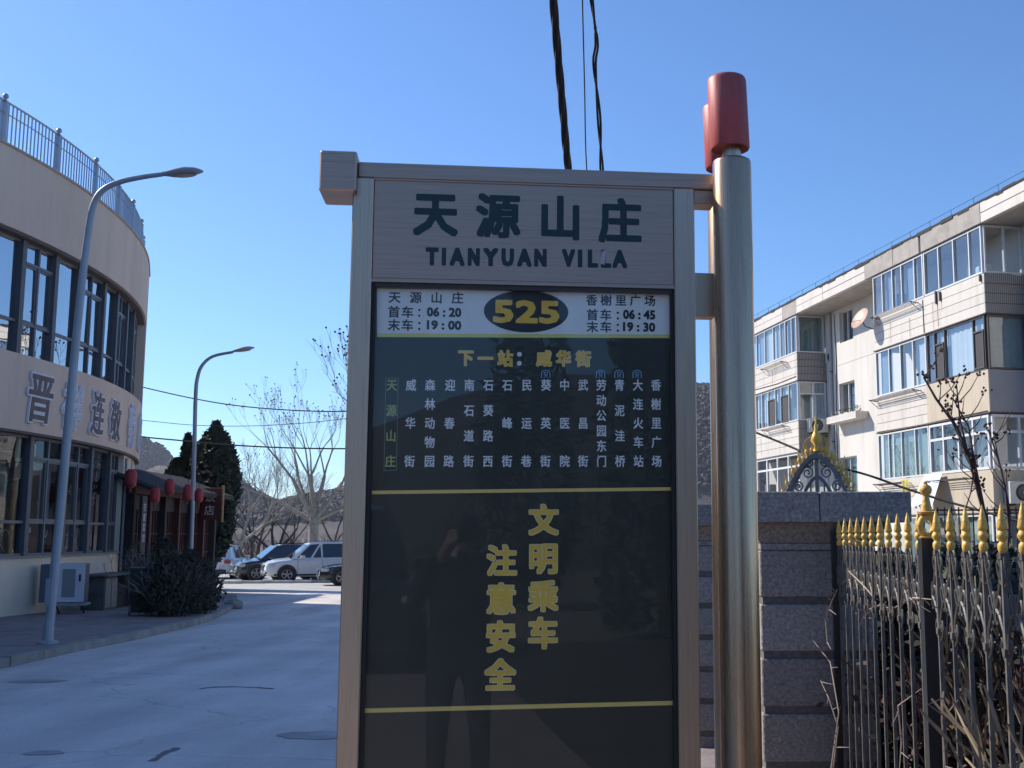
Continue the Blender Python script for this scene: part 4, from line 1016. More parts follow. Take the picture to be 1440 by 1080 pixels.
# fence on the plot boundary at the foot of the block
yf = thing('yard_fence', 'low dark railing at the foot of the apartment block', 'fence', (6.2, 21.5, gz(21)), R(-8))
k_ = MB().box(-.012, .012, -.012, .012, .1, 2.27).build('picket', blackp, yf); k_.location = (0, 0, 0)
for i in range(1, 60): link_copy(k_, yf, (i * .13, 0, 0))
for z in (.2, 2.2): MB().box(-.05, 7.8, -.02, .02, z, z + .03).build('fence_rail', blackp, yf)

# ================================================================== STREET LAMPS
lampm = mat('lamp_grey_paint', (0.34, 0.38, 0.42), .45, metal=.3, var=.1, scale=3)
headm = mat('lamp_head_grey', (0.33, 0.33, 0.36), .5, var=.08)
def street_lamp(base, pts, r0, r1, head_a, head_b, lab):
    t = thing('street_lamp', lab, 'street lamp', base, 0, 'street lamps along the bend')
    P = [Vector(p) - Vector(base) for p in pts]; n = len(P)
    # smooth the path
    Q = []
    for i in range(n - 1):
        p0, p1, p2, p3 = P[max(0, i - 1)], P[i], P[i + 1], P[min(n - 1, i + 2)]
        for k in range(6):
            q = k / 6; Q.append(.5 * ((2 * p1) + (p2 - p0) * q + (2 * p0 - 5 * p1 + 4 * p2 - p3) * q * q + (3 * p1 - p0 - 3 * p2 + p3) * q ** 3))
    Q.append(P[-1]); L = len(Q)
    MB().tube(Q, [r0 + (r1 - r0) * i / (L - 1) for i in range(L)], 12).build('pole', lampm, t, True, 60)
    MB().lathe([(r0 * 2.2, 0), (r0 * 2.2, .03), (r0 * 1.15, .05), (r0 * 1.1, .35)], n=12).build('base_plate', lampm, t)
    MB().bbox(-.05, .05, -r0 - .01, -r0 + .03, .55, .95, .004).build('access_door', lampm, t)
    a, b = Vector(head_a) - Vector(base), Vector(head_b) - Vector(base); d = b - a; Ls = d.length; d.normalize(); sdv = d.cross(Vector((0, 0, 1))).normalized(); upv = sdv.cross(d)
    vs = []; N = 12; st = [(0, .045, .04, .03), (.10, .055, .05, .035), (.3, .13, .07, .055), (.55, .165, .085, .05), (.8, .13, .065, .035), (.95, .06, .03, .02), (1, .015, .01, .01)]
    for q, w_, hu, hd in st:
        for k in range(N):
            an = 6.2832 * k / N; c_, s_ = math.cos(an), math.sin(an)
            vs.append(a + d * (Ls * q) + sdv * (w_ * c_) + upv * ((hu if s_ > 0 else hd) * s_))
    mb = MB(); mb.add(vs, [(i * N + k, i * N + (k + 1) % N, (i + 1) * N + (k + 1) % N, (i + 1) * N + k) for i in range(len(st) - 1) for k in range(N)] + [tuple(range(N)), tuple(range((len(st) - 1) * N, len(st) * N))])
    mb.build('lamp_head', headm, t, True, 50)
    mb = MB(); vs = []
    for k in range(16):
        an = 6.2832 * k / 16; vs.append(a + d * (Ls * (.56 + .26 * math.cos(an))) + sdv * (.10 * math.sin(an)) - upv * .052)
    mb.add(vs, [tuple(range(16))]); mb.build('lens', mat('lamp_lens', (.35, .33, .32), .3), t)
Y = 17.0; pl = [atG(67, 905, .12)] + [at(x, y, Y) for x, y in [(88, 700), (105, 520), (116, 400), (124.5, 330), (132, 290), (145, 268), (168, 256), (200, 249), (229, 245)]]
Y = pl[0].y
pl = [pl[0]] + [at(x, y, Y + dy) for (x, y), dy in zip([(86.5, 700), (103, 520), (115, 400), (123.5, 330), (131, 290), (144, 268), (168, 256), (200, 249), (229, 245)], (0, 0, 0, 0, 0, 0, .02, .05, .08))]
street_lamp(pl[0][:], pl, .068, .036, at(228, 245, Y + .08), at(286, 241, Y + .25), 'tall grey street lamp on the left pavement before the curved building')
Y = 32.0
base2 = Vector(at(270, 752, Y)); base2.z = gz(Y) + .1
pl2 = [base2, at(272.5, 660, Y), at(275, 560, Y), at(278, 530, Y), at(285, 513, Y), at(300, 501, Y), at(328, 495, Y)]
street_lamp(base2[:], pl2, .065, .04, at(328, 494, Y), at(358, 489, Y + .2), 'farther grey street lamp rising in front of the dark evergreen')

# ================================================================== RESTAURANT PORCH, lanterns
wood_d = mat('dark_stained_wood', (0.035, 0.025, 0.022), .7, var=.4, scale=3, stretch=(8, 8, 1), bump=.1)
wood_r = mat('red_stained_wood', (0.075, 0.022, 0.018), .65, var=.3, scale=3, stretch=(8, 8, 1))
tile_d = mat('dark_roof_tile', (0.05, 0.048, 0.05), .8, var=.3, scale=6)
PA = Vector((-12.35, 30.0)); PB = Vector((-13.0, 38.6)); pd = (PB - PA); PL = pd.length; pd.normalize()
por = thing('restaurant_porch', 'dark timber restaurant front with tiled eave behind the shrubs', 'restaurant porch', (PA.x, PA.y, gz(33)), math.atan2(pd.y, pd.x))
# local x along the front, -y outwards (to the road)
MB().box(0, PL, .25, 3.6, 0, 3.2).build('body', wood_d, por)
for i in range(7):
    x = .08 + i * (PL - .3) / 6; MB().bbox(x, x + .16, -.02, .22, 0, 3.15, .01).build('timber_post', wood_r if i % 2 else wood_d, por)
for i in range(6):
    x0 = .08 + i * (PL - .3) / 6 + .16; x1 = .08 + (i + 1) * (PL - .3) / 6
    for z0, z1 in ((0, .8), (2.55, 2.95)): MB().box(x0, x1, .14, .2, z0, z1).build('timber_panel', wood_d, por)
    for k in range(1, 5): q = x0 + (x1 - x0) * k / 5; MB().box(q - .02, q + .02, .15, .19, .8, 2.55).build('lattice_bar', wood_r, por)
    for z in (1.3, 1.9): MB().box(x0, x1, .155, .185, z - .02, z + .02).build('lattice_bar', wood_r, por)
MB().bbox(-.15, PL + .1, -.12, .1, 2.96, 3.16, .01).build('beam', wood_r, por)
for i in range(44):
    x = -.2 + i * .2; mb = MB(); mb.tube([(x + .1, -.55, 3.1), (x + .1, 1.2, 3.75)], .085, 6); mb.build('roof_tile', tile_d, por)
MB().add([(-.3, -.5, 3.05), (PL + .4, -.5, 3.05), (PL + .4, 1.2, 3.68), (-.3, 1.2, 3.68), (-.3, 3.8, 3.1), (PL + .4, 3.8, 3.1)], [(0, 1, 2, 3), (3, 2, 5, 4)]).build('roof', tile_d, por)
MB().box(-.12, .28, -.30, -.22, 1.2, 2.9).build('hanging_board', mat('black_board', (.015, .016, .018), .5), por)
M_P = por.matrix_basis.copy() if False else None
mb = MB(); 
for k, c in enumerate('农家菜馆'): glyph_em(mb, (c, .02), .08, 2.6 - .27 * k, .24, .24, -.306)
mb.build('board_lettering', mat('pale_board_lettering', (.5, .5, .48), .6), por)
bs = thing('restaurant_sign_board', 'dark red sign board with pale brushed characters by the evergreen', 'sign', (at(281, 731, 36.5).x, 36.5, at(281, 731, 36.5).z), 0)
bw = at(310, 731, 36.5).x - at(281, 731, 36.5).x; bh = at(281, 686, 36.5).z - at(281, 731, 36.5).z
MB().bbox(0, bw, 0, .10, 0, bh, .01).build('board', mat('dark_red_board', (.10, .022, .02), .6, var=.3, scale=4), bs)
MB().bbox(bw, bw + .06, -.01, .11, -.08, bh + .08, .01).build('gilt_edge', mat('dull_gilt', (.30, .17, .07), .5), bs)
MB().box(-.9, 0, .03, .07, bh * .7, bh * .78).build('support_arm', wood_d, bs)
mb = MB()
for k, c in enumerate('饭店'): glyph_em(mb, (c, .02), bw * .45, bh * .72 - bh * .42 * k, .34, .34, -.004)
mb.build('board_lettering', mat('pale_board_lettering', (0, 0, 0)), bs)
lred = mat('lantern_red', (0.40, 0.035, 0.045), .55, var=.12, scale=6); ltrim = mat('lantern_trim', (.22, .05, .03), .6)
labs = ['red lantern hanging by the corner of the curved building', 'lowest red lantern, second from the curved building', 'highest red lantern under the middle of the timber eave',
        'red lantern just left of the farther lamp pole', 'narrow red lantern between the lamp pole and red sign board']
for (x, y, Y, h), lab in zip([(184, 673, 28.6, .43), (218, 696, 28.0, .35), (238.5, 685, 28.6, .37), (264, 692.5, 29.0, .36), (279.5, 697, 29.5, .33)], labs):
    p = at(x, y, Y); r_ = h * .33
    t = thing('red_lantern', lab, 'lantern', p[:], 0, 'red lanterns along the restaurant front')
    MB().lathe([(r_ * .6, -h / 2), (r_ * .95, -h * .4), (r_, -h * .15), (r_, h * .15), (r_ * .95, h * .4), (r_ * .6, h / 2)], n=14).build('lantern_body', lred, t, True, 60)
    for zz_ in (-1, 1): MB().lathe([(r_ * .62, zz_ * h / 2 - .02), (r_ * .62, zz_ * h / 2 + .02)], n=12).build('rim', ltrim, t)
    MB().tube([(0, 0, h / 2), (0, 0, h / 2 + .3)], .006, 4).build('cord', blk, t)
    MB().tube([(0, 0, -h / 2), (0, 0, -h / 2 - .12)], [.02, .03], 6).build('tassel', ltrim, t)
# wheelie bin, low cupboard, rocks
bp_ = atG(192, 866, .12)
bn = thing('wheelie_bin', 'dark wheeled rubbish bin on the pavement beside the shrubs', 'bin', (bp_.x, bp_.y + .3, gz(bp_.y) + .12), R(20))
bm_ = mat('dark_green_plastic', (.018, .024, .022), .5)
mb = MB(); mb.add([(-.22, -.24, .06), (.22, -.24, .06), (.22, .22, .06), (-.22, .22, .06), (-.27, -.33, .92), (.27, -.33, .92), (.27, .33, .92), (-.27, .33, .92)], [(0, 3, 2, 1), (4, 5, 6, 7), (0, 1, 5, 4), (1, 2, 6, 5), (2, 3, 7, 6), (3, 0, 4, 7)]); mb.build('tub', bm_, bn)
MB().bbox(-.29, .29, -.36, .36, .921, .98, .015).build('lid', bm_, bn)
MB().tube([(-.25, .38, .9), (.25, .38, .9)], .02, 8).build('handle', bm_, bn)
for x in (-.28, .24): 
    o = MB().lathe([(.04, 0), (.10, .0), (.10, .05), (.04, .05)], (x, -.02, .10), 16, 'x').build('wheel', mat('grey_rubber', (.22, .22, .22), .7), bn, True, 40)
q = atG(150, 864, .12)
cup = thing('outdoor_cupboard', 'low worn grey cupboard and shelf standing against the curved wall', 'cupboard', (-11.55, 26.6, gz(26.6) + .12), R(94))
gw = mat('grey_worn_board', (.12, .12, .115), .8, var=.3, scale=4)
MB().bbox(-1.0, -.2, -.4, .1, 0, .75, .01).build('carcass', gw, cup); MB().bbox(-1.1, .9, -.5, .15, .751, .80, .01).build('top', gw, cup)
for x in (-.97, -.58): MB().bbox(x, x + .35, -.425, -.402, .05, .70, .004).build('door', mat('pale_door', (.22, .22, .21), .7, var=.2), cup)
for x in (.78,): MB().bbox(x, x + .06, -.45, .1, 0, .75, .005).build('side_leg', gw, cup)
MB().bbox(0.0, .6, -.35, .05, 0, .5, .01).build('box', mat('dark_box', (.05, .045, .045), .8), cup)
def rock(x, y, r_, lab, seed):
    p = atG(x, y); random.seed(seed); bm = bmesh.new(); bmesh.ops.create_icosphere(bm, subdivisions=2, radius=r_)
    for v in bm.verts: v.co *= 1 + random.uniform(-.18, .18); v.co.z *= .6
    me = bpy.data.meshes.new('rock'); bm.to_mesh(me); bm.free(); me.materials.append(mat('pale_rock', (.26, .25, .23), .9, var=.3, scale=6, bump=.3))
    o = bpy.data.objects.new('rock', me); sc.collection.objects.link(o); o.location = (p.x, p.y, gz(p.y) + r_ * .35); tag(o, lab, 'rock', 'rocks at the end of the hedge')
rock(328, 856, .24, 'flat pale rock lying at the road edge by the shrubs', 1); rock(300, 858, .2, 'mossy rock on the kerb end under the shrubs', 2)

# ================================================================== PLANTS
bark_pale = mat('plane_bark', (0.30, 0.27, 0.22), .9, var=.35, scale=5, bump=.2); bark_dark = mat('dark_bark', (.05, .04, .035), .9, var=.3); twig = mat('twig_brown', (.12, .085, .07), .9, var=.3)
def grow(mb, p, d, r_, L, depth, rng, spread=.5, up=.15, nseg=3, tips=None, ratio=.72, kids=(2, 3), sides=5):
    pts = [p.copy()]; rad = [r_]; q = p.copy(); dd = d.copy()
    for i in range(nseg):
        dd = (dd + Vector((rng.uniform(-.16, .16), rng.uniform(-.16, .16), rng.uniform(-.1, .1) + up * .4))).normalized()
        q = q + dd * (L / nseg); pts.append(q.copy()); rad.append(r_ * (1 - .35 * (i + 1) / nseg))
    mb.tube(pts, rad, sides if r_ > .02 else 3, caps=False)
    if depth == 0:
        if tips is not None: tips.append(q)
        return
    for k in range(rng.randint(*kids)):
        a = rng.uniform(0, 6.28); ax = dd.orthogonal().normalized(); ax.rotate(Matrix.Rotation(a, 3, dd))
        nd = (dd + ax * spread * rng.uniform(.6, 1.2) + Vector((0, 0, up))).normalized()
        base = pts[-1] if k < 2 else pts[rng.randint(1, nseg)]
        grow(mb, base, nd, max(.006, rad[-1] * rng.uniform(.5, .74)), L * ratio * rng.uniform(.8, 1.15), depth - 1, rng, spread, up, nseg, tips, ratio, kids, sides)
def bare_tree(base, trunk_h, r_, limbs, depth, seed, lab, m1, L=2.2, spread=.45, up=.2, balls=False, ratio=.72):
    rng = random.Random(seed); t = thing('bare_tree', lab, 'tree', base, 0, None)
    mb = MB(); top = Vector((rng.uniform(-.1, .1), 0, trunk_h)); mb.tube([(0, 0, -.1), (0.02, 0, trunk_h * .5), top[:]], [r_ * 1.25, r_, r_ * .9], 9)
    mb.build('trunk', m1, t, True, 70)
    mb = MB(); tips = []
    for d in limbs:
        grow(mb, top - Vector((0, 0, .15)), Vector(d).normalized(), r_ * .55, L, depth, rng, spread, up, 3, tips, ratio)
    mb.build('crown', m1, t)
    if balls:
        mb = MB()
        for q in tips:
            if rng.random() < .5: mb.lathe([(.001, -.05), (.035, -.02), (.035, .0), (.001, .03)], q[:], 5)
        o = mb.build('seed_balls', bark_dark, t); o['kind'] = 'stuff'
    return t
Y = 60
tb = at(438, 815, Y)
bare_tree((tb.x, Y, gz(Y)), 3.0, .27, [(-.9, .2, 1.1), (-.3, .4, 1.6), (.25, -.2, 1.7), (.8, .1, 1.0), (.1, .5, 1.8), (1.1, .3, .45), (-.6, -.4, 1.5), (-1.1, .3, .5)], 5, 5, 'pale-barked bare plane tree rising behind the white SUV', bark_pale, 2.5, .42, .22, True)
Y = 66; tb = at(385, 815, Y)
bare_tree((tb.x, Y, gz(Y)), 1.2, .17, [(-1, .2, .7), (-.4, -.2, 1.2), (.6, .2, 1.1), (1.0, .1, .8)], 5, 9, 'low dark bare tree with spreading limbs behind the dark SUV', bark_dark, 1.9, .5, .12)
Y = 58; tb = at(335, 815, Y)
bare_tree((tb.x, Y, gz(Y)), 1.8, .17, [(-1, .3, .6), (-.5, .2, 1.0), (.3, .2, 1.2), (.9, -.2, .5), (1.2, .3, .9), (.2, .3, 1.0)], 5, 13, 'sunlit bare tree just right of the evergreens', bark_pale, 1.7, .5, .12)
Y = 34; tb = at(600, 800, Y)
bare_tree((tb.x, Y, gz(Y) + .12), 3.6, .15, [(-1.0, 0, .75), (-.6, .3, 1.3), (.2, .2, 1.5), (.7, -.2, 1.2), (-1.1, -.2, 1.1), (-.9, .3, .9)], 5, 17, 'bare plane tree mostly hidden behind the bus stop sign', bark_pale, 1.75, .40, .18, True)
for i, (x, Y, s_) in enumerate([(300, 75, 3), (352, 80, 4), (410, 85, 5), (468, 78, 8), (360, 72, 12)]):
    tb = at(x, 815, Y); bare_tree((tb.x, Y, gz(Y)), 1.6, .13, [(-.7, .2, 1.1), (.1, .3, 1.4), (.8, -.1, 1.0)], 5, 40 + s_, ['thin bare tree beyond the car park beside the evergreens', 'thin bare tree beyond the car park over the white hatchback', 'thin bare tree beyond the car park over the dark SUV',
        'thin bare tree beyond the car park at the edge of the sign', 'leaning bare tree between the plane tree and the lit one'][i], twig, 2.0, .5, .15)
# evergreens
needle = mat('dark_cypress_foliage', (0.022, 0.036, 0.022), .85, var=.45, scale=4)
needle2 = mat('deep_cypress_foliage', (0.014, 0.024, 0.017), .9, var=.4, scale=4)
needle3 = mat('brown_cypress_tips', (0.07, 0.06, 0.03), .9, var=.4, scale=4)
def evergreen(base, h, prof, n, lab, seed):
    rng = random.Random(seed); t = thing('evergreen_tree', lab, 'tree', base, 0, 'dark evergreens beside the restaurant')
    MB().tube([(0, 0, 0), (0, 0, h * .8)], [.13, .04], 8).build('trunk', bark_dark, t)
    for mi, (m_, cnt, sc_) in enumerate(((needle2, n // 2, .85), (needle, n, 1.0), (needle3, n // 9, 1.02))):
        mb = MB(); clumps = [(rng.uniform(0, 6.28), rng.uniform(.05, 1), rng.uniform(.75, 1.12)) for _ in range(60)]
        for i in range(cnt):
            a, q, f = clumps[rng.randrange(60)]; a += rng.gauss(0, .35); q = min(1, max(.03, q + rng.gauss(0, .05)))
            # profile interpolation
            for (z0, r0), (z1, r1) in zip(prof[:-1], prof[1:]):
                if z0 <= q <= z1: rr = r0 + (r1 - r0) * (q - z0) / (z1 - z0 + 1e-9); break
            r_ = rr * f * sc_ * (rng.uniform(.55, 1.0) ** .5); c = Vector((r_ * math.cos(a), r_ * math.sin(a), q * h))
            s_ = rng.uniform(.06, .13); d1 = Vector((rng.gauss(0, 1), rng.gauss(0, 1), rng.gauss(.6, 1))).normalized() * s_ * 1.6; d2 = d1.orthogonal().normalized() * s_ * .7
            mb.add([c - d1 * .5 - d2, c - d1 * .5 + d2, c + d1 + d2 * .2, c + d1 - d2 * .2], [(0, 1, 2, 3)])
        mb.build('crown', m_, t)
    return t
Y = 41
e1 = at(292, 830, Y); evergreen((e1.x + .05, Y, gz(Y)), 5.95, [(0, .06), (.14, .12), (.24, .62), (.4, .84), (.65, .88), (.82, .74), (.93, .42), (1, .05)], 5600, 'tall rounded dark evergreen right behind the farther lamp pole', 1)
Y = 41.5; e2 = at(258, 830, Y); evergreen((e2.x - .1, Y, gz(Y)), 5.55, [(0, .6), (.3, .9), (.6, .8), (.74, .5), (.82, .26), (.93, .12), (1, .02)], 5500, 'pointed dark evergreen to the left of the rounded one', 2)
Y = 41.2; e3 = at(240, 830, Y); evergreen((e3.x, Y, gz(Y)), 4.6, [(0, .6), (.4, .95), (.7, .7), (.9, .35), (1, .05)], 3500, 'shortest dark evergreen at the left end of the group', 3)
# shrubs by the porch
leafd = mat('dark_shrub_leaf', (0.034, 0.034, 0.024), .8, var=.4, scale=5); leafb = mat('brown_dead_leaf', (.09, .055, .04), .9, var=.4)
def shrub(base, r_, h, n, lab, seed, m_=leafd, cat='shrub', group='shrubs in front of the restaurant', stems=9, smat=None):
    rng = random.Random(seed); t = thing('shrub', lab, cat, base, 0, group)
    mb = MB()
    for k in range(stems):
        a = rng.uniform(0, 6.28); grow(mb, Vector((.1 * math.cos(a), .1 * math.sin(a), 0)), Vector((math.cos(a) * .6, math.sin(a) * .6, 1)).normalized(), .022, h * .5, 2, rng, .5, .1, 3, None, .6, (2, 3), 4)
    mb.build('stems', smat or twig, t)
    mb = MB()
    for i in range(n):
        a = rng.uniform(0, 6.28); q = rng.random(); rr = r_ * (math.sin(math.pi * min(.95, .25 + .7 * q))) * rng.uniform(.3, 1.08) * (1 + .2 * math.sin(3 * a + seed))
        c = Vector((rr * math.cos(a), rr * math.sin(a), .05 + q * h)); s_ = rng.uniform(.03, .07)
        d1 = Vector((rng.gauss(0, 1), rng.gauss(0, 1), rng.gauss(0, 1))).normalized() * s_; d2 = d1.orthogonal().normalized() * s_ * .5
        mb.add([c - d1, c + d2, c + d1, c - d2], [(0, 1, 2, 3)])
    if n: mb.build('foliage', m_, t)
    return t
pale_st = mat('pale_stem', (.20, .19, .17), .8, var=.3)
for i, (x, y, r_, h, n, lab) in enumerate([(218, 868, .6, 1.2, 2000, 'dark bushy shrub next to the wheeled bin'), (236, 868, .65, 1.1, 2000, 'dark shrub in the middle of the hedge under the lanterns'),
        (252, 864, .55, 1.3, 2000, 'taller dark shrub below the farther lamp pole'), (270, 862, .42, 1.05, 1500, 'dark shrub at the road end of the hedge'), (262, 848, .45, 1.15, 1200, 'twiggy shrub at the back of the hedge below the sign board'),
        (215, 850, .7, 1.6, 1200, 'sparse shrub with pale bent stems before the timber posts')]):
    p = atG(x, y, .12); shrub((p.x, p.y + .5, gz(p.y) + .1), r_, h, n, lab, 30 + i, smat=pale_st)
p = atG(168, 860, .12); shrub((p.x - .6, p.y + 2.2, gz(p.y) + .1), .5, 1.5, 120, 'leafless pale shrub at the corner of the curved wall', 50, leafb, stems=12, smat=pale_st)
# undergrowth in the yard behind the fence
brown_tw = mat('red_brown_stem', (.11, .055, .045), .8, var=.3); straw = mat('straw_stem', (.30, .23, .15), .9, var=.3)
def thicket(base, h, n, lab, seed, m_, spread=.35, r_=.010, leaves=0):
    rng = random.Random(seed); t = thing('bare_bush', lab, 'bush', base, 0, 'leafless bushes in the fenced yard'); mb = MB(); tips = []
    for k in range(n):
        a = rng.uniform(0, 6.28); rr = rng.uniform(0, .3)
        grow(mb, Vector((rr * math.cos(a), rr * math.sin(a), 0)), Vector((math.cos(a) * spread, math.sin(a) * spread, 1)).normalized(), r_, h * .42, 3, rng, .42, .08, 3, tips, .66, (2, 3), 4)
    mb.build('branches', m_, t)
    if leaves:
        mb = MB()
        for i in range(leaves):
            c = tips[rng.randrange(len(tips))] * rng.uniform(.3, 1.0) + Vector((rng.gauss(0, .12), rng.gauss(0, .12), rng.gauss(0, .1))); s_ = rng.uniform(.012, .03)
            d1 = Vector((rng.gauss(0, 1), rng.gauss(0, 1), rng.gauss(0, 1))).normalized() * s_; d2 = d1.orthogonal().normalized() * s_ * .5
            if c.z > 0: mb.add([c - d1, c + d2, c + d1, c - d2], [(0, 1, 2, 3)])
        mb.build('leaves', leafd if seed % 2 else leafb, t)
    return t
rngb = random.Random(77)
wh = ['nearest leafless bush behind the right end of the gold-tipped fence', 'leafless bush behind the black fence post', 'straw-coloured bush low behind the near pickets', 'dark thicket in the middle of the yard',
      'bush pressed against the far pickets by the granite pillar', 'tall red-brown bush poking over the near spear tips', 'leafless bush beyond the yard centre', 'bush at the back of the yard below the laundry',
      'brown bush behind the granite pillar', 'dense low bush at the right edge of the yard', 'thin bush between post and granite pillar', 'dark bush at the far right of the yard']
spots = [(1.75, 3.6, .85), (1.9, 4.7, .95), (1.7, 3.9, .6), (2.6, 6.0, 1.0), (1.75, 5.4, .8), (2.35, 5.0, 1.0), (3.4, 7.5, 1.0), (4.6, 10, 1.15), (3.1, 8.5, 1.0), (3.0, 5.4, 1.0), (1.9, 5.0, .75), (4.2, 7.2, 1.1)]
for i, (x, y, h, lab) in enumerate([(1.72, 4.35, .95, 'pale straw stems leaning on the pickets right of the black post'), (1.78, 5.1, 1.0, 'pale straw stems behind the far pickets'), (1.55, 3.3, .95, 'pale straw stems behind the nearest pickets'), (1.95, 3.0, 1.05, 'pale straw stems at the right edge of the yard')]):
    thicket((x, y, .1), h * 1.25, 8, lab, 140 + i, straw, .3, .0042, 0)
for i, ((x, y, h), lab) in enumerate(zip(spots, wh)):
    thicket((x, y, .1), h * 1.25, 9, lab, 100 + i, [brown_tw, bark_dark, straw, bark_dark][i % 4], .45, .009, 500)
# tall rose stems
def stem_bush(base, stems, lab, seed):
    rng = random.Random(seed); t = thing('seed_head_shrub', lab, 'shrub', base, 0, None); mb = MB(); hd = MB()
    b = Vector(base)
    for pts, r_ in stems:
        P = [Vector(p) - b for p in pts]; n = len(P); mb.tube(P, [r_ * (1 - .6 * i / (n - 1)) for i in range(n)], 5)
        for i in range(1, n):
            for k in range(2):
                q = P[i - 1].lerp(P[i], rng.random()); d = Vector((rng.uniform(-1, 1), rng.uniform(-.3, .3), rng.uniform(.4, 1))).normalized(); L = rng.uniform(.08, .28)
                mb.tube([q, q + d * L * .6, q + d * L + Vector((0, 0, .04))], [.005, .004, .002], 4)
                if rng.random() < .7:
                    for j in range(5): c = q + d * L + Vector((rng.gauss(0, .02), rng.gauss(0, .02), .04 + rng.gauss(0, .02))); hd.lathe([(.001, -.012), (.012, 0), (.001, .012)], c[:], 5)
        for j in range(7): c = P[-1] + Vector((rng.gauss(0, .025), rng.gauss(0, .025), rng.gauss(0, .02))); hd.lathe([(.001, -.014), (.014, 0), (.001, .014)], c[:], 5)
    mb.build('stems', brown_tw, t); hd.build('seed_heads', mat('dry_seed_head', (.10, .05, .045), .9, var=.3), t)['kind'] = 'stuff'
Y = 8.5; B_ = at(1400, 900, Y)
def st(*p): return [at(x, y, Y) for x, y in p]
stem_bush((B_.x, B_.y, .1), [(st((1396, 900), (1388, 740), (1372, 660), (1345, 600), (1316, 560), (1299, 530)), .02), (st((1388, 740), (1364, 650), (1350, 590), (1345, 540)), .013), (st((1372, 660), (1362, 600), (1340, 560)), .012),
           (st((1410, 900), (1420, 720), (1408, 660), (1390, 604)), .014), (st((1420, 760), (1414, 690), (1403, 640), (1398, 615)), .009), (st((1360, 900), (1350, 740), (1366, 690), (1370, 640)), .009),
           (st((1358, 640), (1350, 610), (1334, 575)), .008)], 'tall red-brown shrub with dry seed heads rising above the fence tips', 4)
# dry creepers on fence and pillar
cre = thing('dry_creeper', 'thin dry creeper stems straggling across the far pickets and pillar', 'creeper', (1.2, 5.0, .12), 0)
rng = random.Random(9); mb = MB(); cb = Vector((1.2, 5.0, .12))
for pts in ([(1178, 1078, 5.6), (1185, 1020, 5.55), (1172, 980, 5.6), (1160, 955, 5.7)], [(1170, 905, 5.7), (1167, 870, 5.7), (1176, 845, 5.6), (1184, 828, 5.5)], [(1200, 803, 5.4), (1220, 822, 5.1), (1236, 840, 4.9), (1240, 855, 4.9)],
            [(1215, 880, 5.2), (1225, 858, 5.1), (1245, 850, 4.8), (1262, 856, 4.6), (1290, 840, 4.2), (1318, 842, 3.7)], [(1270, 990, 4.4), (1275, 1040, 4.4), (1272, 1080, 4.4)], [(1335, 970, 3.5), (1333, 1010, 3.5), (1338, 1080, 3.5)],
            [(1175, 1080, 5.5), (1186, 1000, 5.5), (1174, 930, 5.65), (1150, 900, 5.78)], [(1282, 800, 4.0), (1287, 840, 4.0), (1300, 850, 3.9)]):
    P = [at(x, y, Y) - Vector((.03, .04, 0)) - cb for x, y, Y in pts]; mb.tube(P, [.0038] * (len(P) - 1) + [.0015], 4)
    for i in range(len(P) - 1):
        for k in range(3):
            q = P[i].lerp(P[i + 1], rng.random()); d = Vector((rng.uniform(-1, 1), rng.uniform(-1, 0), rng.uniform(-.6, .8))) * rng.uniform(.03, .09); mb.tube([q, q + d], [.003, .001], 4)
mb.build('stems', mat('pale_creeper', (.34, .26, .22), .8, var=.3), cre)

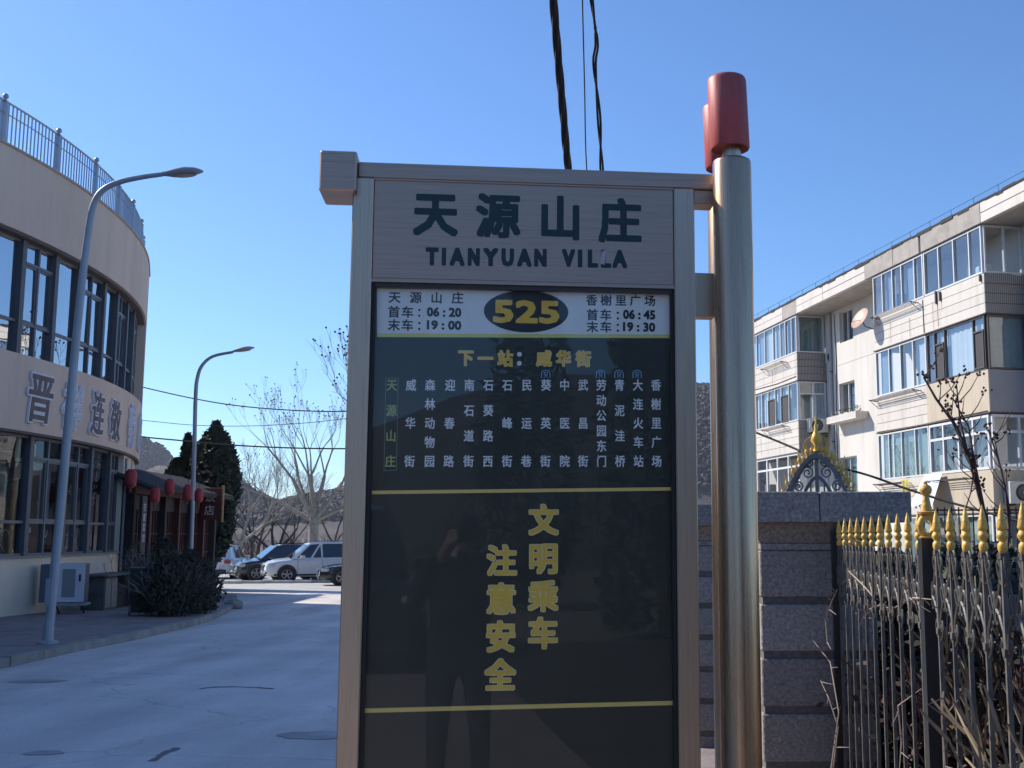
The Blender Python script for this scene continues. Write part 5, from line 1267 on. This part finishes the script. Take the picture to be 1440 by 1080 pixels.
# ================================================================== CARS
tyre_m = mat('tyre_rubber', (0.012, 0.012, 0.013), .8); rim_m = mat('alloy_rim', (0.28, 0.28, 0.29), .3, metal=.8); trim_m = mat('black_trim', (0.015, 0.015, 0.016), .55)
cglass = mat('car_glass', (0.012, 0.014, 0.018), .05, spec=.8, var=.0, coat=.6); lightm = mat('headlight_glass', (.45, .46, .48), .12, spec=.8); redl = mat('tail_light', (.25, .01, .015), .2); chrome = mat('chrome', (.6, .6, .6), .18, metal=1.0)
def car(name, lab, loc, rz, paint, L=4.6, Wd=1.85, H=1.66, clad=False, mirrors=True):
    """nose towards local +x"""
    t = thing(name, lab, 'car', loc, rz, 'cars parked in the sunny lot'); hw = Wd / 2
    sx = L / 4.6; sz = H / 1.66
    # stations: x, half width at belt, z bottom, z shoulder, z top(centre)
    st = [(-2.30, .72, .45, .80, .86), (-2.24, .84, .32, .95, 1.04), (-2.0, .90, .26, 1.0, 1.08), (-1.3, .925, .24, 1.02, 1.06), (0, .925, .24, .98, 1.02), (.95, .92, .24, .95, 1.02), (1.25, .915, .24, .93, 1.02), (1.75, .89, .25, .88, .97), (2.1, .84, .27, .80, .88), (2.25, .74, .34, .70, .76), (2.30, .62, .42, .58, .62)]
    N = 7; vs = []
    for x, w_, zb, zs, zt in st:
        w_ *= hw / .925
        sec = [(0, zb), (w_ * .86, zb), (w_ * .985, zb + .10), (w_, zb + (zs - zb) * .45), (w_ * .985, zs - .10), (w_ * .90, zs), (0, zt)]
        full = [(-y, z) for y, z in sec[::-1][:-1]] + sec[:-1]
        # order: top centre -> left ... keep ring of 12
        ring = [(0, zt), (-w_ * .90, zs), (-w_ * .985, zs - .10), (-w_, zb + (zs - zb) * .45), (-w_ * .985, zb + .10), (-w_ * .86, zb), (0, zb), (w_ * .86, zb), (w_ * .985, zb + .10), (w_, zb + (zs - zb) * .45), (w_ * .985, zs - .10), (w_ * .90, zs)]
        vs += [(x * sx, y, z * sz) for y, z in ring]
    n = 12; mb = MB(); fs = [(i * n + k, (i + 1) * n + k, (i + 1) * n + (k + 1) % n, i * n + (k + 1) % n) for i in range(len(st) - 1) for k in range(n)]
    fs += [tuple(range(n)), tuple(range((len(st) - 1) * n, len(st) * n))[::-1]]
    mb.add(vs, fs); body = mb.build('body', paint, t, True, 28)
    # cabin
    def pt(x, y, z): return (x * sx, y * hw / .925, z * sz)
    cb = [(-2.18, .78, 1.0), (-1.75, .62, 1.60), (-1.2, .64, 1.655), (.0, .65, 1.655), (.45, .63, 1.60), (1.22, .76, .985)]
    vs = []
    for x, y, z in cb: vs += [pt(x, -y, z), pt(x, y, z)]
    bl = [(-2.18, .80, .98), (-1.75, .84, 1.0), (-1.2, .845, 1.0), (0, .845, .98), (.45, .84, .97), (1.22, .80, .96)]
    base = len(vs)
    for x, y, z in bl: vs += [pt(x, -y, z), pt(x, y, z)]
    fs = [(2 * i, 2 * i + 1, 2 * i + 3, 2 * i + 2) for i in range(5)]
    for i in range(5): fs += [(base + 2 * i, 2 * i, 2 * i + 2, base + 2 * i + 2), (2 * i + 1, base + 2 * i + 1, base + 2 * i + 3, 2 * i + 3)]
    mb = MB(); mb.add(vs, fs); cabin = mb.build('cabin', paint, t, True, 25)
    def panel(nm, P, m_, parent=t, push=.006):
        P = [Vector(p) for p in P]; nrm = (P[1] - P[0]).cross(P[2] - P[0]).normalized() * push
        MB_ = MB(); MB_.add([p + nrm for p in P], [tuple(range(len(P)))]); return MB_.build(nm, m_, parent)
    lerp = lambda a, b, q: tuple(Vector(a).lerp(Vector(b), q))
    A, B, C, D = pt(1.22, .76, .985), pt(1.22, -.76, .985), pt(.45, -.63, 1.60), pt(.45, .63, 1.60)
    panel('windscreen', [lerp(B, A, .06), lerp(A, B, .06), lerp(lerp(D, C, .06), A, .06), lerp(lerp(C, D, .06), B, .06)], cglass)
    A, B, C, D = pt(-2.18, -.78, 1.0), pt(-2.18, .78, 1.0), pt(-1.75, .62, 1.60), pt(-1.75, -.62, 1.60)
    panel('rear_window', [lerp(lerp(B, A, .08), C, .12), lerp(lerp(A, B, .08), D, .12), lerp(lerp(D, C, .06), A, .12), lerp(lerp(C, D, .06), B, .12)], cglass)
    for s in (-1, 1):
        for xs in ((.92, .38, .02, -.02), (-.08, -.12, -.98, -.98), (-1.06, -1.06, -1.62, -1.92)):
            xa, xb, xc, xd = xs
            def side(x, top):
                if top:
                    y = .66 if -1.2 <= x <= .45 else .66; z = 1.575
                    return pt(x, s * .682, z)
                return pt(x, s * .842, 1.02)
            if xs[0] == .92: P = [pt(1.0, s * .815, 1.02), pt(.44, s * .672, 1.55), pt(.02, s * .676, 1.59), pt(-.02, s * .847, 1.02)]
            elif xs[0] == -.08: P = [pt(-.08, s * .848, 1.02), pt(-.06, s * .676, 1.59), pt(-.98, s * .672, 1.59), pt(-1.02, s * .848, 1.03)]
            else: P = [pt(-1.10, s * .848, 1.04), pt(-1.06, s * .672, 1.59), pt(-1.60, s * .66, 1.57), pt(-1.92, s * .80, 1.10)]
            P = P if s > 0 else P[::-1]
            panel('side_window', P[::-1] if False else P, cglass, t, .008 if True else 0)
        MB().tube([pt(-1.7, s * .60, 1.66), pt(-1.5, s * .6, 1.70), pt(.1, s * .62, 1.70), pt(.3, s * .62, 1.655)], .018, 6).build('roof_rail', chrome if clad else trim_m, t)
        if mirrors: MB().bbox(.70 * sx, .90 * sx, s * (hw - .04) if s > 0 else -hw - .16, (hw + .16) if s > 0 else -(hw - .04), .98 * sz, 1.12 * sz, .03).build('mirror', paint, t)
        # light clusters
        MB().bbox(1.90 * sx, 2.2 * sx, (hw - .32) if s > 0 else -(hw - .05), (hw - .05) if s > 0 else -(hw - .32), .66 * sz, .80 * sz, .03).build('headlight', lightm, t)
        MB().bbox(-2.31 * sx, -2.10 * sx, (hw - .30) if s > 0 else -(hw - .04), (hw - .04) if s > 0 else -(hw - .30), .78 * sz, .95 * sz, .02).build('tail_light', redl, t)
        MB().bbox(2.16 * sx, 2.285 * sx, (hw - .42) if s > 0 else -(hw - .20), (hw - .20) if s > 0 else -(hw - .42), .38 * sz, .47 * sz, .015).build('fog_light', trim_m, t)
        for x in (-1.42, 1.42):
            # wheel arch and wheel
            MB().lathe([(.0, 0), (.40, 0), (.415, .012), (.0, .014)], (x * sx, s * (hw + .004) if s > 0 else -hw - .018, .36), 28, 'y').build('wheel_arch', trim_m, t)
            y0 = hw - .17 if s > 0 else -hw - .03
            ty = MB().lathe([(.2, 0), (.315, .0), (.345, .03), (.345, .17), (.315, .2), (.2, .2)], (x * sx, y0, .345), 28, 'y').build('tyre', tyre_m, t, True, 40)
            yo = hw + .028 if s > 0 else -hw - .036
            mb = MB(); mb.tube([(x * sx + .212 * math.cos(6.2832 * k / 20), yo, .345 + .212 * math.sin(6.2832 * k / 20)) for k in range(21)], .02, 5); mb.tube([(x * sx, yo - .01, .345), (x * sx, yo + .015, .345)], .05, 10)
            for k in range(5):
                a = 6.2832 * k / 5 + .3; d = Vector((math.cos(a), 0, math.sin(a))); e = Vector((-math.sin(a), 0, math.cos(a))) * .028; c = Vector((x * sx, yo + .004, .345))
                mb.add([c - e, c + e, c + d * .21 + e, c + d * .21 - e], [(0, 1, 2, 3)]); 
            mb.build('rim', rim_m, ty)
    MB().bbox(2.24 * sx, 2.315 * sx, -.42, .42, .50 * sz, .73 * sz, .02).build('grille', trim_m, t)
    for k in range(4): MB().box(2.316 * sx, 2.322 * sx, -.38, .38, (.53 + .05 * k) * sz, (.545 + .05 * k) * sz).build('grille_bar', chrome, t)
    MB().bbox(2.20 * sx, 2.31 * sx, -.62, .62, .27 * sz, .40 * sz, .03).build('bumper', trim_m if clad else paint, t)
    MB().bbox(-2.33 * sx, -2.2 * sx, -.70, .70, .30 * sz, .50 * sz, .03).build('bumper', trim_m, t)
    MB().box(2.322 * sx, 2.33 * sx, -.22, .22, .41 * sz, .51 * sz).build('number_plate', mat('plate', (.25, .3, .4), .5), t)
    MB().box(-2.34 * sx, -2.331 * sx, -.22, .22, .62 * sz, .74 * sz).build('number_plate', mat('plate', (0, 0, 0)), t)
    for s in (-1, 1): MB().box(-1.95 * sx, 1.95 * sx, s * hw * 1.0 - .004, s * hw * 1.0 + .006, .30 * sz, .36 * sz).build('sill_trim', trim_m, t)
    for s in (-1, 1):
        for x in (0.98, -.05, -1.0): MB().box(x * sx - .006, x * sx + .006, s * hw * .99 - .006, s * hw * .99 + .004, .40 * sz, .92 * sz).build('door_seam', trim_m, t)
    return t
pw = mat('white_car_paint', (0.62, 0.63, 0.64), .3, var=.02, coat=.8); pd_ = mat('black_car_paint', (0.02, 0.021, 0.024), .25, var=.05, coat=.9); ps = mat('silver_white_paint', (.55, .58, .62), .3, var=.02, coat=.8)
def place(x, Y): p = at(x, 800, Y); return (p.x, Y, gz(Y))
# white SUV, nose to the left and slightly towards the street
car('parked_suv', 'large white SUV parked nose-left below the bare plane tree', place(446, 50.0), R(180 + 24), pw, 4.65, 1.9, 1.72, True)
car('parked_suv', 'black SUV parked between the white hatchback and the white SUV', place(397, 52.5), R(180 + 30), pd_, 4.5, 1.85, 1.62)
car('parked_hatchback', 'white hatchback showing its rear window and red tail light', place(314, 55.5), R(93), ps, 4.3, 1.8, 1.60)
car('parked_car', 'dark car whose nose shows at the edge of the bus stop sign', place(531, 46.0), R(180 + 16), pd_, 4.7, 1.85, 1.42)
# wheel stops
ws_m = mat('pale_wheel_stop', (.45, .43, .38), .8, var=.15)
for i, x in enumerate((312, 345, 385, 412, 452)):
    p = at(x, 815, 47.2 + .3 * i); o = MB().bbox(-.8, .8, -.08, .08, 0, .12, .02).build('wheel_stop', ws_m); o.location = (p.x, p.y, gz(p.y)); tag(o, ['pale wheel stop under the white hatchback', 'pale wheel stop between hatchback and black SUV', 'pale wheel stop in front of the black SUV', 'pale wheel stop under the nose of the white SUV', 'pale wheel stop at the dark car by the sign'][i], 'wheel stop', 'wheel stops in the car park')

# ================================================================== CABLES
cabm_ = mat('black_cable', (0.02, 0.02, 0.021), .6, var=.2)
def cable(lab, pts, r_, group='wires crossing the sky', twist=0, n=6, name='cable'):
    P = [Vector(p) for p in pts]; base = P[0].copy(); Q = []
    for i in range(len(P) - 1):
        p0, p1, p2, p3 = P[max(0, i - 1)], P[i], P[i + 1], P[min(len(P) - 1, i + 2)]
        for k in range(10 if twist else 6):
            q = k / (10 if twist else 6); Q.append(.5 * ((2 * p1) + (p2 - p0) * q + (2 * p0 - 5 * p1 + 4 * p2 - p3) * q * q + (3 * p1 - p0 - 3 * p2 + p3) * q ** 3))
    Q.append(P[-1]); Q = [q - base for q in Q]
    if not twist:
        o = MB().tube(Q, r_, n).build(name, cabm_, None, True, 80); o.location = base; tag(o, lab, 'cable', group); return o
    t = thing(name, lab, 'cable', base[:], 0, group)
    # resample
    acc = [0]
    for a, b in zip(Q[:-1], Q[1:]): acc.append(acc[-1] + (b - a).length)
    M = int(acc[-1] / .06)
    for s in range(twist):
        pts = []; j = 0
        for i in range(M + 1):
            d = acc[-1] * i / M
            while j < len(acc) - 2 and acc[j + 1] < d: j += 1
            q = Q[j].lerp(Q[j + 1], (d - acc[j]) / (acc[j + 1] - acc[j] + 1e-9)); tg = (Q[j + 1] - Q[j]).normalized(); u = tg.orthogonal().normalized(); v = tg.cross(u)
            a = d * 4.5 + 6.2832 * s / twist; pts.append(q + (u * math.cos(a) + v * math.sin(a)) * r_ * .62)
        MB().tube(pts, r_ * .55, 6).build('strand', cabm_, t, True, 80)
    return t
# overhead service cables running down behind the sign to a pole
def up(x, y, Y): return at(x, y, Y)
UP = at(880, 500, 19); 
cable('thick twisted black cable bundle rising above the bus stop sign', [up(762, -300, 8.6), up(774, -60, 9.6), up(783, 60, 10.3), up(792, 160, 10.9), up(799, 236, 11.5), up(812, 330, 13), up(850, 440, 18.9)], .036, 'service cables above the sign', 4)
cable('thinnest straight wire between the two thick cables above the sign', [up(814, -200, 9.2), up(819, 0, 10), up(822, 120, 10.8), up(825, 236, 11.6), up(835, 330, 13), up(852, 430, 18.9)], .0065, 'service cables above the sign', name='wire')
cable('looser wavy cable pair to the right above the sign', [up(812, -160, 9.2), up(832, 0, 10), up(839, 60, 10.3), up(836, 90, 10.5), up(842, 160, 10.9), up(846, 236, 11.5), up(852, 340, 13), up(856, 440, 18.9)], .022, 'service cables above the sign', 2)
ut = thing('utility_pole', 'concrete utility pole hidden behind the bus stop sign', 'utility pole', (at(855, 500, 19).x, 19, gz(19) + .12), 0)
MB().tube([(0, 0, 0), (0, 0, 5.9)], [.15, .10], 14).build('pole', conc, ut, True, 60); MB().box(-.5, .5, -.05, .05, 5.3, 5.4).build('crossarm', iron, ut)
Y = 40
cable('upper street wire sagging left of the sign', [at(150, 531, Y), at(203, 545, Y), at(275, 561, Y), at(338, 571, Y), at(412, 577, Y), at(486, 578.5, Y), at(600, 575, Y)], .022, 'street wires beyond the lamps', name='street_wire')
cable('middle thin street wire left of the sign', [at(150, 586, Y), at(200, 591, Y), at(275, 598, Y), at(352, 599, Y), at(426, 595, Y), at(474, 590, Y), at(600, 575, Y)], .012, 'street wires beyond the lamps', name='street_wire')
cable('lowest and thickest street wire left of the sign', [at(150, 606, Y), at(198, 614, Y), at(249, 619, Y), at(314, 625, Y), at(397, 629.5, Y), at(486, 631, Y), at(600, 630, Y)], .028, 'street wires beyond the lamps', name='street_wire')
cable('black wire slanting across the apartment block above the fence', [at(1000, 585, 16), at(1065, 609, 15.5), at(1125, 634, 15), at(1165, 653, 14.6), at(1220, 668, 14.2), at(1280, 689, 13.8), at(1345, 709, 13.4), at(1460, 740, 12.6)], .016, 'yard wires', name='yard_wire')
cable('short sagging wire passing low over the far spear tips', [at(1183, 757, 5.4), at(1215, 763, 5.1), at(1250, 772, 4.8), at(1283, 786, 4.2)], .004, 'yard wires', name='yard_wire')

# ================================================================== HILLS
hillm = mat('winter_hill', (0.085, 0.066, 0.058), .95, var=.35, scale=.035, bump=.0, dirt=(.06, .06, .05), dirt_amt=.6)
def noise(x, seed=0):
    return sum(math.sin(x * f + seed * 1.7 + k * 2.3) / (k + 1) for k, f in enumerate((1.0, 2.3, 5.1, 11.7))) / 2
def hill(name, ridge, Yr, depth, seed, base_z=-1.0):
    """ridge: photo points of the skyline at distance Yr; slopes down to the street side"""
    rng = random.Random(seed); P = [at(x, y, Yr) for x, y in ridge]; xs = [p.x for p in P]; zs = [p.z for p in P]
    def zr(x):
        if x <= xs[0]: return zs[0]
        for i in range(len(xs) - 1):
            if xs[i] <= x <= xs[i + 1]: return zs[i] + (zs[i + 1] - zs[i]) * (x - xs[i]) / (xs[i + 1] - xs[i])
        return zs[-1]
    NX, NY = 150, 26; mb = MB(); vs = []
    x0, x1 = xs[0], xs[-1]
    for j in range(NY + 1):
        q = j / NY
        for i in range(NX + 1):
            x = x0 + (x1 - x0) * i / NX; e = min(1, (i / NX) / .04, (1 - i / NX) / .04) if False else 1
            if q <= .7: f = math.sin(q / .7 * math.pi / 2) ** 1.4; yy = Yr - depth * (1 - q / .7)
            else: f = 1 - ((q - .7) / .3) ** 2; yy = Yr + depth * (q - .7)
            z = base_z + (zr(x) - base_z) * f + (noise(x * .06 + yy * .04, seed) * 2.0 * f * (1 - abs(q - .7)) + rng.uniform(-.4, .4)) * (.35 if abs(q - .7) < .05 else 1) * f
            vs.append((x, yy, z))
    mb.add(vs, [(j * (NX + 1) + i, j * (NX + 1) + i + 1, (j + 1) * (NX + 1) + i + 1, (j + 1) * (NX + 1) + i) for j in range(NY) for i in range(NX)])
    o = struct(name, mb, hillm, True)
    return zr, x0, x1
def hill_trees(hz, Yr, depth, wins, seed, smin, smax, base_z=-1.0):
    zr, hx0, hx1 = hz
    rng = random.Random(seed); A, B = MB(), MB()
    for (pa, pb, n) in wins:
        x0 = at(pa, 700, Yr).x; x1 = at(pb, 700, Yr).x
        for i in range(n):
            q = .25 + .75 * rng.random() ** .7; y = Yr - depth * (1 - q); x = rng.uniform(x0, x1) * y / Yr; f = math.sin(q * math.pi / 2) ** 1.4
            z = base_z + (zr(x) - base_z) * f; h = rng.uniform(smin, smax); w_ = h * rng.uniform(.3, .5)
            pine = rng.random() < .22; mb = B if pine else A; N = 5
            if pine: vs = [(x, y, z + h)]; zz = .45
            else: vs = [(x + w_ * .2, y, z + h * .9)]; zz = .7
            for k in range(N): a = 6.2832 * k / N + rng.random(); vs.append((x + w_ * math.cos(a) * rng.uniform(.6, 1.3), y + w_ * math.sin(a), z + h * rng.uniform(zz - .25, zz + .15)))
            vs.append((x, y, z - h * .3))
            mb.add(vs, [(0, 1 + k, 1 + (k + 1) % N) for k in range(N)] + [(N + 1, 1 + (k + 1) % N, 1 + k) for k in range(N)])
    for m_, mt_ in ((A, mat('bare_wood', (.105, .078, .07), .95, var=.5, scale=.12)), (B, mat('pine_wood', (.05, .06, .05), .95, var=.4, scale=.12))):
        o = m_.build('hillside_trees', mt_); tag(o, 'distant mass of bare and evergreen trees covering the hills', 'woodland', None, 'stuff')
HS = 3.0
z1 = hill('hill', [(-200, 560), (120, 600), (200, 620), (225, 632), (245, 650), (300, 664), (330, 690), (400, 742), (430, 752)], 420 * HS, 60 * HS, 1)
z2 = hill('hill', [(230, 655), (290, 658), (316, 671), (342, 683), (370, 703), (396, 715), (430, 716), (470, 716), (520, 720)], 300 * HS, 50 * HS, 2)
z3 = hill('hill', [(250, 760), (330, 740), (395, 716), (430, 706), (485, 696), (600, 653), (760, 593), (900, 558), (985, 549), (1060, 551), (1250, 593), (1500, 643), (1800, 693)], 250 * HS, 55 * HS, 3)
hill_trees(z1, 420 * HS, 60 * HS, [(150, 330, 2200)], 1, 4, 8); hill_trees(z2, 300 * HS, 50 * HS, [(240, 500, 4500)], 2, 3, 6)
hill_trees(z3, 250 * HS, 55 * HS, [(300, 520, 5000), (950, 1040, 2500), (520, 950, 6000), (1040, 1500, 4000)], 3, 2.5, 5.5)

# ================================================================== BEHIND THE CAMERA: what the sign glass and steel mirror
mb = MB(); NX = 40; vs = []
for j, (y, f) in enumerate([(-40, 0), (-70, .35), (-110, .75), (-150, 1.0), (-200, .9)]):
    for i in range(NX + 1):
        x = -260 + 520 * i / NX; r_ = 26 - 16 * math.exp(-((x + 16) / 26) ** 2) + noise(x * .05, 5) * 1.5
        vs.append((x, y + noise(x * .04, 2) * 3, -.6 + r_ * f))
mb.add(vs, [(j * (NX + 1) + i, (j + 1) * (NX + 1) + i, (j + 1) * (NX + 1) + i + 1, j * (NX + 1) + i + 1) for j in range(4) for i in range(NX)])
struct('hill', mb, hillm, True)
for i, (x, y, h, lab) in enumerate([(4.2, -11, 6.4, 'nearest evergreen mirrored in the right of the sign glass'), (7.2, -13, 7.6, 'taller evergreen mirrored at the right edge of the sign glass'), (3.2, -18, 8.2, 'evergreen mirrored in the middle of the sign glass'), (11.5, -10, 7.0, 'evergreen across the road mirrored in the steel pole')]):
    evergreen((x, y, 0), h, [(0, .7), (.2, 1.25), (.5, 1.15), (.75, .75), (.92, .3), (1, .03)], 1800, lab, 60 + i)['group'] = 'evergreens across the road behind the viewer'
vn = car('parked_van', 'black van mirrored in the lower left of the sign glass', (-.75, -8.6, 0), R(88), pd_, 4.8, 1.9, 1.95); vn['group'] = 'vehicles behind the viewer'
# the photographer
coat = mat('dark_coat', (.018, .018, .022), .85, var=.3, scale=6); jeans = mat('dark_jeans', (.03, .035, .05), .85, var=.2); skin_m = mat('skin', (.42, .26, .19), .5, var=.05)
def person():
    V = []; Ed = []; Rd = []
    def v(p, r, par=None):
        V.append(p); Rd.append(r)
        if par is not None: Ed.append((par, len(V) - 1))
        return len(V) - 1
    pel = v((0, -.62, .95), .15); w_ = v((0, -.61, 1.1), .135, pel); ch = v((0, -.60, 1.30), .155, w_); ub = v((0, -.59, 1.42), .11, ch); nk = v((0, -.57, 1.50), .055, ub); hd = v((0, -.54, 1.60), .085, nk); ht = v((0, -.54, 1.70), .075, hd)
    for sx in (-1, 1):
        h_ = v((sx * .10, -.62, .88), .10, pel); k = v((sx * .12, -.59, .50), .065, h_); a = v((sx * .13, -.62, .10), .042, k); v((sx * .14, -.47, .04), .035, a)
        sh = v((sx * .17, -.60, 1.40), .075, ub); el = v((sx * .27, -.46, 1.19), .052, sh); wr = v((sx * .13, -.16, 1.50), .033, el); pm = v((sx * .11, -.09, 1.56), .030, wr)
        for j, (dz, ln) in enumerate(((.035, .9), (.015, 1.0), (-.005, .95), (-.022, .75))):
            f1 = v((sx * .115, -.055, 1.575 + dz), .010, pm); f2 = v((sx * .10, -.012, 1.585 + dz * .9), .009, f1); v((sx * (.082 - .01 * ln), -.004, 1.588 + dz * .8), .008, f2)
        t1 = v((sx * .085, -.075, 1.545), .011, pm); v((sx * .06, -.045, 1.565), .010, t1)
    me = bpy.data.meshes.new('body'); me.from_pydata(V, Ed, []); o = bpy.data.objects.new('body', me); sc.collection.objects.link(o)
    o.modifiers.new('s', 'SKIN'); o.modifiers.new('u', 'SUBSURF').levels = 2
    for i, r_ in enumerate(Rd): me.skin_vertices[0].data[i].radius = (r_ * (1.25 if i in (0, 1, 2) else 1), r_); me.skin_vertices[0].data[i].use_root = i == 0
    bpy.context.view_layer.update(); m2 = bpy.data.meshes.new_from_object(o.evaluated_get(bpy.context.evaluated_depsgraph_get()))
    bpy.data.objects.remove(o); m2.materials.clear()
    for m_ in (coat, jeans, skin_m): m2.materials.append(m_)
    for p in m2.polygons:
        c = p.center; p.use_smooth = True
        p.material_index = 1 if c.z < .92 else (2 if (c.z > 1.49 and (abs(c.x) < .1 and c.y < -.4)) or c.y > -.17 else 0)
    t = thing('person', 'person in a dark coat holding up a phone, mirrored in the sign glass', 'person', (0, -.62, 0.12))
    b_ = bpy.data.objects.new('body', m2); sc.collection.objects.link(b_); b_.parent = t; b_.location = (0, .62, -.12)
    hb = MB().lathe([(.03, -.02), (.085, .0), (.098, .05), (.09, .10), (.05, .135), (.001, .145)], (0, .055, 1.47), 16).build('hair', mat('black_hair', (.012, .01, .01), .6), t, True, 80)
    for sx in (-1, 1): MB().lathe([(.001, 0), (.012, .004), (.001, .010)], (sx * .033, .165, 1.50), 10, 'y').build('eye', mat('eye', (.03, .02, .02), .3), t, True)
    MB().add([(-.014, .155, 1.455), (.014, .155, 1.455), (0, .19, 1.46), (0, .158, 1.50)], [(0, 1, 2), (1, 3, 2), (3, 0, 2)]).build('nose', skin_m, t)
    MB().box(-.025, .025, .155, .166, 1.43, 1.438).build('mouth', mat('lips', (.3, .12, .1), .5), t)
    ph = MB().bbox(-.08, .08, -.034, -.026, 1.56, 1.635, .003).build('phone', mat('phone_back', (.02, .025, .03), .2)); tag(ph, 'dark phone held up in both hands by the mirrored person', 'phone')
person()

# yard: dark soil and dense shrubs behind the fence
mb = MB(); vs = []
for y in (-10, 5, 12, 31): vs += [(0.96, y, gz(y) + .06), (60, y, gz(y) + .06)]
mb.add(vs, [(2 * i, 2 * i + 1, 2 * i + 3, 2 * i + 2) for i in range(3)]); struct('yard_soil', mb, mat('dark_soil', (.05, .042, .034), .95, var=.5, scale=3, bump=.5, bscale=20))
leafy = mat('mixed_shrub_leaf', (0.045, 0.048, 0.028), .75, var=.6, scale=6)
spots2 = [(1.95, 3.5, .42, 1.35), (2.05, 4.2, .45, 1.42), (2.1, 4.9, .45, 1.35), (2.6, 3.9, .5, 1.5), (2.7, 5.2, .5, 1.45), (2.05, 5.6, .4, 1.3), (3.3, 6.4, .6, 1.5), (3.5, 4.9, .6, 1.5), (4.2, 7.6, .7, 1.5), (2.75, 6.8, .5, 1.4), (5.2, 9.0, .8, 1.4), (3.9, 9.5, .7, 1.4),
          (1.75, 6.7, .42, 1.35), (2.25, 6.3, .42, 1.35), (1.95, 7.6, .5, 1.4), (2.5, 8.2, .55, 1.45), (3.1, 8.9, .6, 1.45)]
wh2 = ['leafy shrub behind the nearest picket', 'leafy shrub behind the pickets just right of the black post', 'leafy shrub behind the pickets left of the black post', 'leafy shrub filling the gap at the right edge', 'leafy shrub in the middle of the yard',
       'leafy shrub squeezed beside the granite pillar', 'leafy shrub deeper in the yard behind the post', 'tall leafy shrub at the right end of the yard', 'leafy shrub under the air conditioner corner', 'leafy shrub behind the granite pillar', 'farthest leafy shrub on the right', 'farthest leafy shrub towards the gate',
       'leafy shrub directly behind the farthest pickets', 'leafy shrub between the far pickets and the middle of the yard', 'leafy shrub behind the one at the farthest pickets', 'leafy shrub showing through the middle pickets', 'leafy shrub at the back seen beside the black post']
for i, ((x, y, r_, h), lab) in enumerate(zip(spots2, wh2)): shrub((x, y, gz(y) + .06), r_, h, 2600, lab, 200 + i, leafy, 'shrub', 'leafy shrubs in the fenced yard', 8, brown_tw)

# scrub between the car park and the hills
rng = random.Random(91); mb = MB()
for i in range(70):
    Y = rng.uniform(70, 150); x = at(rng.uniform(285, 520), 760, Y).x; h = rng.uniform(1.4, 2.6)
    for k in range(3): grow(mb, Vector((x + rng.uniform(-.6, .6), Y + rng.uniform(-.6, .6), gz(Y) - .1)), Vector((rng.uniform(-.5, .5), rng.uniform(-.5, .5), 1)).normalized(), .05, h * .42, 3, rng, .5, .12, 2, None, .7, (2, 3), 3)
o = mb.build('scrub', mat('scrub_twigs', (.13, .095, .08), .95, var=.4, scale=.5)); tag(o, 'brown winter scrub filling the ground behind the parked cars', 'scrub', None, 'stuff')
struct('scrub_ground', sheet([-260, -60, -14, 30, 260], [62.5, 120, 300, 700], .03), mat('brown_scrub_ground', (.10, .075, .062), .95, var=.4, scale=.4))
# ================================================================== HAZE over the far hills
HZ = MB().box(-420, 420, -215, 1360, -12, 150).build('haze', None); HZ['kind'] = 'stuff'
hm = bpy.data.materials.new('haze'); hm.use_nodes = True; n = hm.node_tree.nodes; l = hm.node_tree.links; n.clear()
o_ = n.new('ShaderNodeOutputMaterial'); pv = n.new('ShaderNodeVolumePrincipled'); pv.inputs['Density'].default_value = 0.00012
pv.inputs['Color'].default_value = (.82, .88, 1, 1); pv.inputs['Anisotropy'].default_value = .3
l.new(pv.outputs[0], o_.inputs['Volume']); HZ.data.materials.append(hm)
